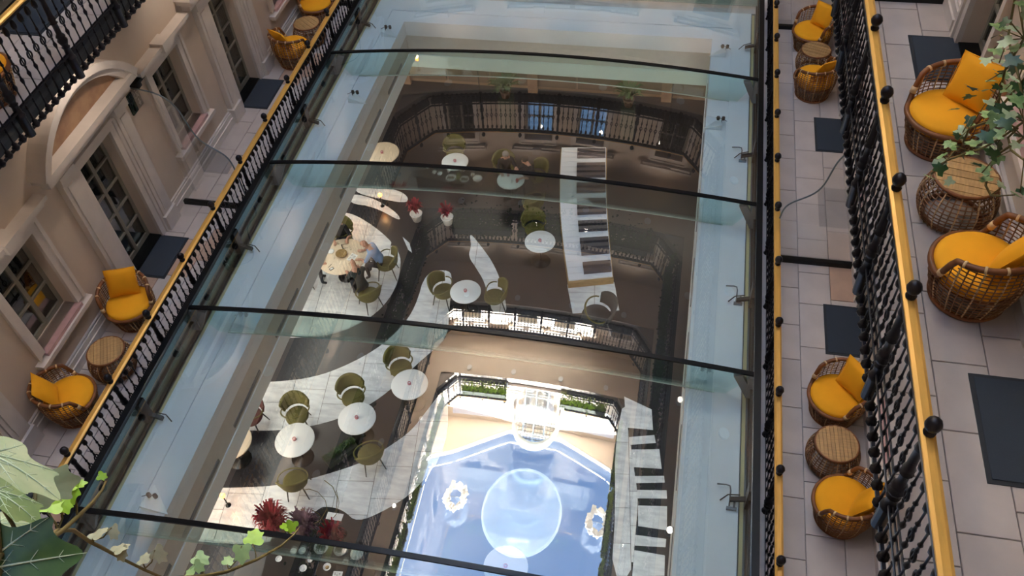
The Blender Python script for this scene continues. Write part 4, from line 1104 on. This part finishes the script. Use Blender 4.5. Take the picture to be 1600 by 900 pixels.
# ivy vine close to the camera (bottom left); points from image pixels at chosen distances
st1=[(1.828,0.25,12.513),(1.787,0.287,12.428),(1.717,0.346,12.306),(1.698,0.372,12.265),(1.682,0.41,12.227),(1.666,0.449,12.189),(1.662,0.475,12.177),(1.658,0.49,12.174)]
st2=[(1.832,0.237,12.506),(1.786,0.282,12.427),(1.714,0.343,12.307),(1.684,0.379,12.252),(1.655,0.409,12.181),(1.622,0.432,12.085),(1.614,0.444,12.033),(1.615,0.454,11.974),(1.624,0.464,11.911),(1.63,0.476,11.852)]
st3=[(1.626,0.473,11.853),(1.668,0.514,11.786),(1.68,0.547,11.733),(1.703,0.597,11.682),(1.723,0.651,11.637),(1.734,0.685,11.622),(1.737,0.703,11.617)]
LV=[((1.822,0.323,12.547),0.088,'pale'),((1.765,0.372,12.411),0.05,'pale'),((1.766,0.325,12.457),0.07,'mid'),((1.668,0.435,12.247),0.034,'lime'),((1.673,0.447,12.248),0.022,'lime'),((1.664,0.408,12.265),0.034,'lime'),((1.677,0.411,12.257),0.024,'lime'),((1.658,0.491,12.187),0.014,'lime'),((1.745,0.317,12.405),0.06,'pale'),((1.843,0.249,12.502),0.1,'dark'),((1.63,0.447,12.085),0.028,'wither'),((1.647,0.454,12.077),0.022,'wither'),((1.621,0.462,11.998),0.026,'wither'),((1.624,0.454,11.993),0.024,'wither'),((1.62,0.48,11.919),0.024,'wither'),((1.64,0.492,11.912),0.03,'wither'),((1.644,0.513,11.798),0.022,'soft'),((1.655,0.524,11.796),0.024,'soft'),((1.652,0.54,11.792),0.03,'soft'),((1.669,0.572,11.724),0.024,'soft'),((1.689,0.589,11.721),0.036,'soft'),((1.679,0.645,11.677),0.04,'lime'),((1.722,0.699,11.622),0.026,'lime'),((1.71,0.697,11.626),0.02,'lime')]
YAW = [18, 20, 15, -60, 40, 100, -30, 0, 30, 25, 80, -50, 60, -60, 110, -40, 120, -20, -10, 100, -60, 100, -80, 80]
base = (1.83, .2, 12.5)
iv = thing('ivy_vine', 'variegated ivy vine with large pale leaves reaching in from the bottom left', 'ivy', base)
def rel(p): return tuple(p[i]-base[i] for i in range(3))
off = [(1.90, -.05, 12.56), (1.87, .12, 12.55)]
MB().tube([rel(p) for p in off+st1], [.003]*2+[.003, .0032, .0035, .0032, .003, .0026, .002, .0015], 7).build('stem', 'stem', iv)
MB().tube([rel(p) for p in off+st2], [.003]*2+[.003, .0034, .0034, .0032, .003, .003, .003, .0025, .0025, .002], 7).build('stem', 'stem', iv)
MB().tube([rel(p) for p in st3], [.0025, .0035, .0035, .003, .0025, .002, .0012], 7).build('stem', 'stem', iv)
allp = [Vector(p) for p in st1+st2+st3]
MN = {'pale': 'leafpale', 'mid': 'leafmid', 'dark': 'leafdeep', 'lime': 'lime', 'wither': 'wither', 'soft': 'soft'}
cv_ = Vector(CAM)
for i, (p, r, kd) in enumerate(LV):
    P_ = Vector(p); size = r*1.05
    me, vn = big_leaf('leaf', size, MN[kd]) if r > .05 else (big_leaf('leaf', size, MN[kd])[0], None)
    near = min(allp, key=lambda a: (a-P_).length+.3*abs(a.z-P_.z))
    a = math.radians(YAW[i]); rr = random.Random(i)
    # leaves face roughly upwards (towards the light); pale and mid ones tilted further to foreshorten from the camera
    tilt = rr.uniform(1.3, 1.6) if kd in ('pale', 'mid') else rr.uniform(.5, .8) if kd == 'dark' else rr.uniform(.3, 1.0)
    mt = Matrix.Rotation(a-PI/2, 4, 'Z') @ Matrix.Rotation(tilt*(.5 if i % 2 else -.5), 4, 'Y') @ Matrix.Rotation(-tilt*.4, 4, 'X')
    o = put('leaf', me, iv); bp_ = P_-(mt @ Vector((0, size*.4, 0)))
    o.matrix_local = Matrix.Translation(Vector(rel(bp_))*S) @ mt
    if vn: put('veins', vn, o)
    q0 = Vector(rel(near)); q1 = Vector(rel(bp_)); mid = (q0+q1)/2+Vector((0, 0, -.01))
    MB().tube([q0, mid, q1], .0014 if r < .05 else .0022, 5).build('leaf_stalk', 'stem', iv)
# ivy hanging at the right in front of the upper balcony
RS=[[(3.86,3.958,11.014),(3.86,3.849,10.884),(3.86,3.56,10.878),(3.86,3.373,10.847)],[(3.86,3.679,10.994),(3.86,3.734,10.79),(3.86,3.669,10.695),(3.86,3.59,10.609),(3.86,3.619,10.53)],[(3.86,3.319,10.821),(3.86,3.458,10.622),(3.86,3.605,10.436),(3.86,3.731,10.307),(3.86,3.972,10.051),(3.86,4.119,9.822)],[(3.86,3.252,10.788),(3.86,3.416,10.563),(3.86,3.438,10.448),(3.86,3.395,10.386),(3.86,3.301,10.412),(3.86,3.216,10.486)],[(3.86,3.665,10.551),(3.86,3.856,10.361),(3.86,3.861,10.266),(3.86,3.926,10.243)],[(3.86,3.159,10.743),(3.86,3.311,10.67),(3.86,3.396,10.672),(3.86,3.349,10.762)]]
RL=[(3.807,3.747,11.112),(3.752,3.64,11.105),(3.787,3.755,10.985),(3.825,3.697,11.022),(3.855,3.952,10.835),(3.896,4.059,10.695),(3.861,3.773,10.846),(3.846,3.643,10.965),(3.896,3.928,10.701),(3.898,3.743,10.825),(3.811,3.678,10.82),(3.908,3.896,10.649),(3.764,3.629,10.796),(3.819,3.698,10.707),(3.831,3.643,10.764),(3.845,3.599,10.783),(3.863,3.55,10.853),(3.918,3.599,10.781),(3.895,3.87,10.525),(3.842,3.63,10.663),(3.89,3.656,10.657),(3.751,3.254,10.995),(3.756,3.164,11.022),(3.767,3.278,10.896),(3.897,3.494,10.719),(3.748,3.329,10.842),(3.899,4.004,10.321),(3.92,4.039,10.26),(3.848,3.968,10.262),(3.813,3.8,10.333),(3.748,3.701,10.383),(3.913,4.07,10.041),(3.823,3.945,10.096),(3.847,4.048,9.946),(3.909,3.933,10.119),(3.87,3.706,10.379),(3.916,3.794,10.272),(3.742,3.367,10.799),(3.744,3.245,10.85),(3.751,3.159,10.918),(3.862,3.557,10.542),(3.873,3.501,10.558),(3.862,3.456,10.641),(3.822,3.187,10.806),(3.806,3.288,10.645),(3.847,3.368,10.596),(3.879,3.095,10.617),(3.872,3.115,10.587),(3.885,3.296,10.468),(3.818,3.415,10.48),(3.798,3.344,10.502),(3.819,3.843,10.076),(3.801,3.671,11.125),(3.821,3.689,10.98),(3.835,3.501,10.956),(3.891,3.803,10.705)]
base = (3.86, 3.4, 12.0)
ir = thing('ivy_vine', 'trailing green ivy hanging in front of the upper right balcony chairs', 'ivy', base)
anchor = Vector((3.86, 3.3, 12.0))
for s_ in RS:
    MB().tube([rel(anchor), rel((anchor+Vector(s_[0]))/2+Vector((.03, -.1, 0)))]+[rel(p) for p in s_], .006, 5).build('stem', 'stem', ir)
lm = [leaf_mesh('leaf', .068, k_) for k_ in ('ivy', 'leafdark', 'ivy', 'leafpale', 'leafdark')]
segp = [Vector(p) for s_ in RS for p in s_]
for i, p in enumerate(RL):
    for j in range(2 if i % 3 == 0 else 1):
        rr = random.Random(i*7+j); P_ = Vector(p)+(Vector((rr.uniform(-.08, .08), rr.uniform(-.08, .08), rr.uniform(-.06, .06))) if j else Vector())
        o = put('leaf', lm[(i+j*2) % 5], ir); mt = Matrix.Rotation(rr.uniform(0, 6.28), 4, 'Z') @ Matrix.Rotation(rr.uniform(-.9, .5), 4, 'X') @ Matrix.Rotation(rr.uniform(-.5, .5), 4, 'Y')
        o.matrix_local = Matrix.Translation(Vector(rel(P_))*S) @ mt @ Matrix.Scale(rr.uniform(.7, 1.15), 4)
    near = min(segp, key=lambda a: (a-Vector(p)).length)
    MB().tube([rel(near), rel(p)], .003, 4).build('leaf_stalk', 'stem', ir)
# planters with ivy along the third-gallery and top-gallery railings
def foliage(n, lx, ly, lz, seed, size=.05, up=.15):
    rr = random.Random(seed); mb = MB()
    for k in range(n):
        z = up-abs(rr.gauss(0, .5))*lz; c = Vector((rr.uniform(-lx/2, lx/2), max(-1, min(1, rr.gauss(0, .4)))*ly*.6, z)); a = rr.uniform(0, 6.28); t = rr.uniform(-1, 1)
        u = Vector((math.cos(a), math.sin(a), t*.6)).normalized()*size*rr.uniform(.6, 1.3); v_ = u.cross(Vector((rr.uniform(-.5, .5), rr.uniform(-.5, .5), 1))).normalized()*size*rr.uniform(.5, 1)
        mb.add([c-u, c+v_, c+u, c-v_], [(0, 1, 2, 3)])
    return mb
fol = [foliage(1500, 1.9, .18, .75, s_, .042).mesh('ivy_foliage', 'leafdark') for s_ in (1, 2)]
fol2 = [foliage(1100, 1.9, .16, .55, s_, .042).mesh('ivy_foliage', 'leaf') for s_ in (3, 4)]
box_me = MB().box(-.93, .93, -.09, .09, -.09, .09).mesh('trough', 'planter')
def trough(x, y, z, rz, lab, fm):
    t = thing('ivy_trough', lab, 'planter', (x, y, z), rz, 'ivy planters on the railings')
    put('trough', box_me, t); f = put('ivy_foliage', fm, t); f['kind'] = 'stuff'
k = 0
for lv_, fs_ in ((2, fol), (4, fol2)):
    z = LZ[lv_]+.15; rx = RX[lv_]-.2
    for j in range(6):
        y = 2.6+j*2.15
        for sg in (-1, 1):
            if lv_ == 2 and sg == 1 and j == 0: continue   # keeps clear of the hanging vine
            trough(sg*rx, y, z, PI/2, 'ivy planter along the %s railing of the %s gallery, %s' % ('left' if sg < 0 else 'right', names[lv_], ['nearest the camera', 'second from the near end', 'third from the near end', 'third from the far end', 'second from the far end', 'farthest along'][j]), fs_[j % 2])
    for j, w_ in enumerate(('left', 'middle', 'right')):
        if lv_ == 4 and j == 1: continue
        trough(-2.1+2.1*j, 14.78, z, 0, 'ivy planter on the far end railing of the %s gallery, %s of three' % (names[lv_], w_), fs_[j % 2])
# potted plants on the ground floor
def spiky(n, r, h, seed, wd=.02):
    rr = random.Random(seed); mb = MB()
    for k in range(n):
        a = rr.uniform(0, 6.28); l = rr.uniform(.5, 1)*r; d = Vector((math.cos(a), math.sin(a), 0)); s_ = Vector((-d.y, d.x, 0))*wd; hh = h*rr.uniform(.5, 1)
        P_ = [Vector((0, 0, 0)), d*l*.35+Vector((0, 0, hh*.75)), d*l*.75+Vector((0, 0, hh)), d*l+Vector((0, 0, hh*.8))]
        mb.add([P_[0]-s_*.4, P_[0]+s_*.4, P_[1]+s_, P_[1]-s_, P_[2]+s_*.8, P_[2]-s_*.8, P_[3]], [(0, 1, 2, 3), (3, 2, 4, 5), (5, 4, 6)])
    return mb
def potted(x, y, z, r, h, m_, lab, seed, cat='plant', nm='potted_palm', pot='pot', n=60, wd=.02):
    t = thing(nm, lab, cat, (x, y, z)); MB().lathe([(.09, 0), (.13, .18), (.14, .2), (.12, .2), (.11, .17), (.01, .17)], 16).build('pot', pot, t)
    f = spiky(n, r, h, seed, wd).build('fronds', m_, t, (0, 0, .18)); f['kind'] = 'stuff'
potted(-1.6, 16.3, .9, .45, .35, 'leafdark', 'spreading palm on a stand at the far wall, left of centre', 1, wd=.03)
potted(1.25, 16.3, .9, .40, .38, 'leafdark', 'bushy palm on a stand at the far wall, right of centre', 2, wd=.03)
for x_ in (-1.6, 1.25):
    thing_ = MB().box(-.16, .16, -.16, .16, 0, .9).build('plant_stand', 'planter', None, (x_, 16.3, 0), 0, label='square dark stand under the %s palm at the far wall' % ('left' if x_ < 0 else 'right'), category='stand')
potted(-2.97, 12.93, 0, .22, .40, 'redleaf', 'red-flowering plant left of the pair between tables', 3, 'plant', 'red_flower_pot', 'paper', 50)
potted(-2.27, 12.92, 0, .22, .40, 'redleaf', 'red-flowering plant right of the pair between tables', 4, 'plant', 'red_flower_pot', 'paper', 50)
# dark green hedge boxes on the floor between the tables
hg = thing('plant_box', 'low dark green plant box between the middle table and the marble sweep', 'planter', (-2.78, 7.05, 0), .9)
MB().box(-.3, .3, -.12, .12, 0, .12).build('box', 'planter', hg)
f = foliage(500, .6, .1, .1, 9, .03, .2).build('foliage', 'leafdark', hg); f['kind'] = 'stuff'

# ---------------------------------------------------------------- buffet at the near end
bf = thing('buffet_counter', 'dark buffet counter with glass front at the bottom edge of the court', 'counter', (-2.25, 4.75, 0), .12)
MB().box(-.72, .72, -.55, .32, 0, .84).build('body', 'granite', bf); MB().box(-.76, .76, -.58, .35, .84, .87).build('top', 'black', bf)
BZ = .87
potted(-3.28, 5.42, 0, .34, .75, 'redleaf', 'tall feathery red foliage arrangement left of the buffet', 5, 'plant', 'red_arrangement', 'black', 230, .014)
potted(-2.78, 5.46, 0, .30, .62, 'mauve', 'mauve dried flower arrangement in the middle behind the buffet', 6, 'plant', 'mauve_arrangement', 'black', 200, .012)
potted(-2.22, 5.32, 0, .24, .70, 'redleaf', 'red foliage arrangement with white card, right behind the buffet', 7, 'plant', 'red_arrangement', 'black', 170, .014)
bw = MB()
for k in range(5):
    P_ = [Vector((0, 0, .2))]
    for q in range(5): P_.append(P_[-1]+Vector((math.cos(k*1.3+q*.8)*.12, math.sin(k*1.3+q*.8)*.12+.03, .13)))
    bw.tube(P_, .006, 4)
bw.build('curly_branches', 'stem', None, (-2.52, 5.62, 0.1), label='thin curly branches rising from the dried flowers', category='branches')
bi = 0
for x, y, r, m_, nm, lb in ((-2.49, 4.88, .055, 'paper', 'plate', 'small round white plate at the left end of the buffet'), (-2.38, 4.62, .055, 'paper', 'plate', 'white plate with spoon near the front of the buffet'), (-2.62, 4.85, .05, 'paper', 'plate', 'white plate in the second place from the left of the buffet'), (-2.80, 4.70, .05, 'paper', 'plate', 'white plate at the front left corner of the buffet'), (-2.22, 4.98, .11, 'greycloth', 'salad_bowl', 'large bowl of greens, left one on the buffet'),
                          (-1.92, 4.99, .10, 'greycloth', 'salad_bowl', 'large bowl of greens, right one on the buffet'), (-1.78, 4.82, .045, 'bread', 'snack_bowl', 'small dark snack bowl at the back right of the buffet'), (-2.03, 4.70, .06, 'bread', 'snack_bowl', 'small dark snack bowl at the middle of the buffet'), (-2.32, 4.76, .04, 'paper', 'saucer', 'tiny saucer between the plates on the buffet')):
    t = thing(nm, lb, 'dish', (x, y, BZ), 0, 'dishes on the buffet')
    MB().lathe([(.001, .004), (r*.6, .004), (r, .03), (r*1.02, .034), (r*.95, .03), (r*.55, .01), (.001, .01)], 22).build('dish', 'paper', t)
    if r > .07: q = foliage(90, r*1.3, r*.8, .01, int(x*-100), .018, .035).build('greens', 'leafdark', t); q['kind'] = 'stuff'
    else: MB().sphere((0, 0, .014), r*.5, 10, 6, 0, (1, 1, .35)).build('contents', m_, t)
itm('white_round_stand', 'white round pedestal tray at the back right of the buffet', 'stand', -1.64, 4.96, MB().lathe([(.05, 0), (.015, .02), (.015, .05), (.10, .055), (.10, .065), (.001, .066)], 24), 'paper', BZ)
bm = thing('menu_board', 'white printed menu sheet standing at the right end of the buffet', 'menu', (-1.84, 4.60, BZ), .1)
MB().box(-.07, .07, -.07, .07, 0, .012).build('board', 'paper', bm); q = MB()
for r_ in range(8):
    for c_ in range(3):
        if (r_*5+c_*2) % 4: q.box(-.05+c_*.034, -.026+c_*.034, -.05+r_*.013, -.044+r_*.013, .012, .0126)
q.build('text_lines', 'ink', bm)
itm('white_card', 'white folded card among the red flowers behind the buffet', 'card', -2.28, 5.62, MB().box(-.13, .13, -.06, .06, 0, .01), 'paper', .62)
itm('card_stand', 'thin black stand that carries the white card', 'stand', -2.28, 5.62, MB().lathe([(.08, 0), (.08, .01), (.008, .02), (.008, .61)], 10), 'black', 0)
# leafy strip on the buffet front
hb2 = thing('herb_box', 'box of green leaves along the middle of the buffet', 'planter', (-2.07, 4.92, BZ), 0)
MB().box(-.03, .03, -.13, .13, 0, .03).build('box', 'planter', hb2); f = foliage(300, .06, .16, .02, 12, .02, .05).build('leaves', 'leaf', hb2); f['kind'] = 'stuff'

# ---------------------------------------------------------------- warm sconces of the ground floor
for i, (x, y, z, lb) in enumerate([(-3.86, 13.25, .3, 'far left lamp beside the marble stripes'), (-4.42, 12.42, .3, 'small lamp behind the shared table'), (-5.1, 8.85, .3, 'lamp at the edge of the dark curve under the left coping'), (-4.38, 5.80, .3, 'near left lamp by the beam'), (-2.3, 16.6, 1.9, 'left lamp on the far ground-floor wall'), (2.2, 16.6, 1.9, 'right lamp on the far ground-floor wall')]):
    t = thing('lantern', 'warm glowing globe lantern, '+lb, 'lamp', (x, y, 0), 0, 'warm globe lamps')
    MB().lathe([(.05, 0), (.05, .012), (.012, .02), (.010, z)], 10).build('stand', 'black', t); MB().sphere((0, 0, z+.04), .045, 12, 8).build('globe', 'bulb', t)
    pl_ = bpy.data.lights.new('lamp_glow', 'POINT'); pl_.energy = 4; pl_.color = (1, .55, .25); pl_.shadow_soft_size = .06
    po = bpy.data.objects.new('lamp_glow', pl_); COL.objects.link(po); po.location = (x*S, y*S, (z+.12)*S)
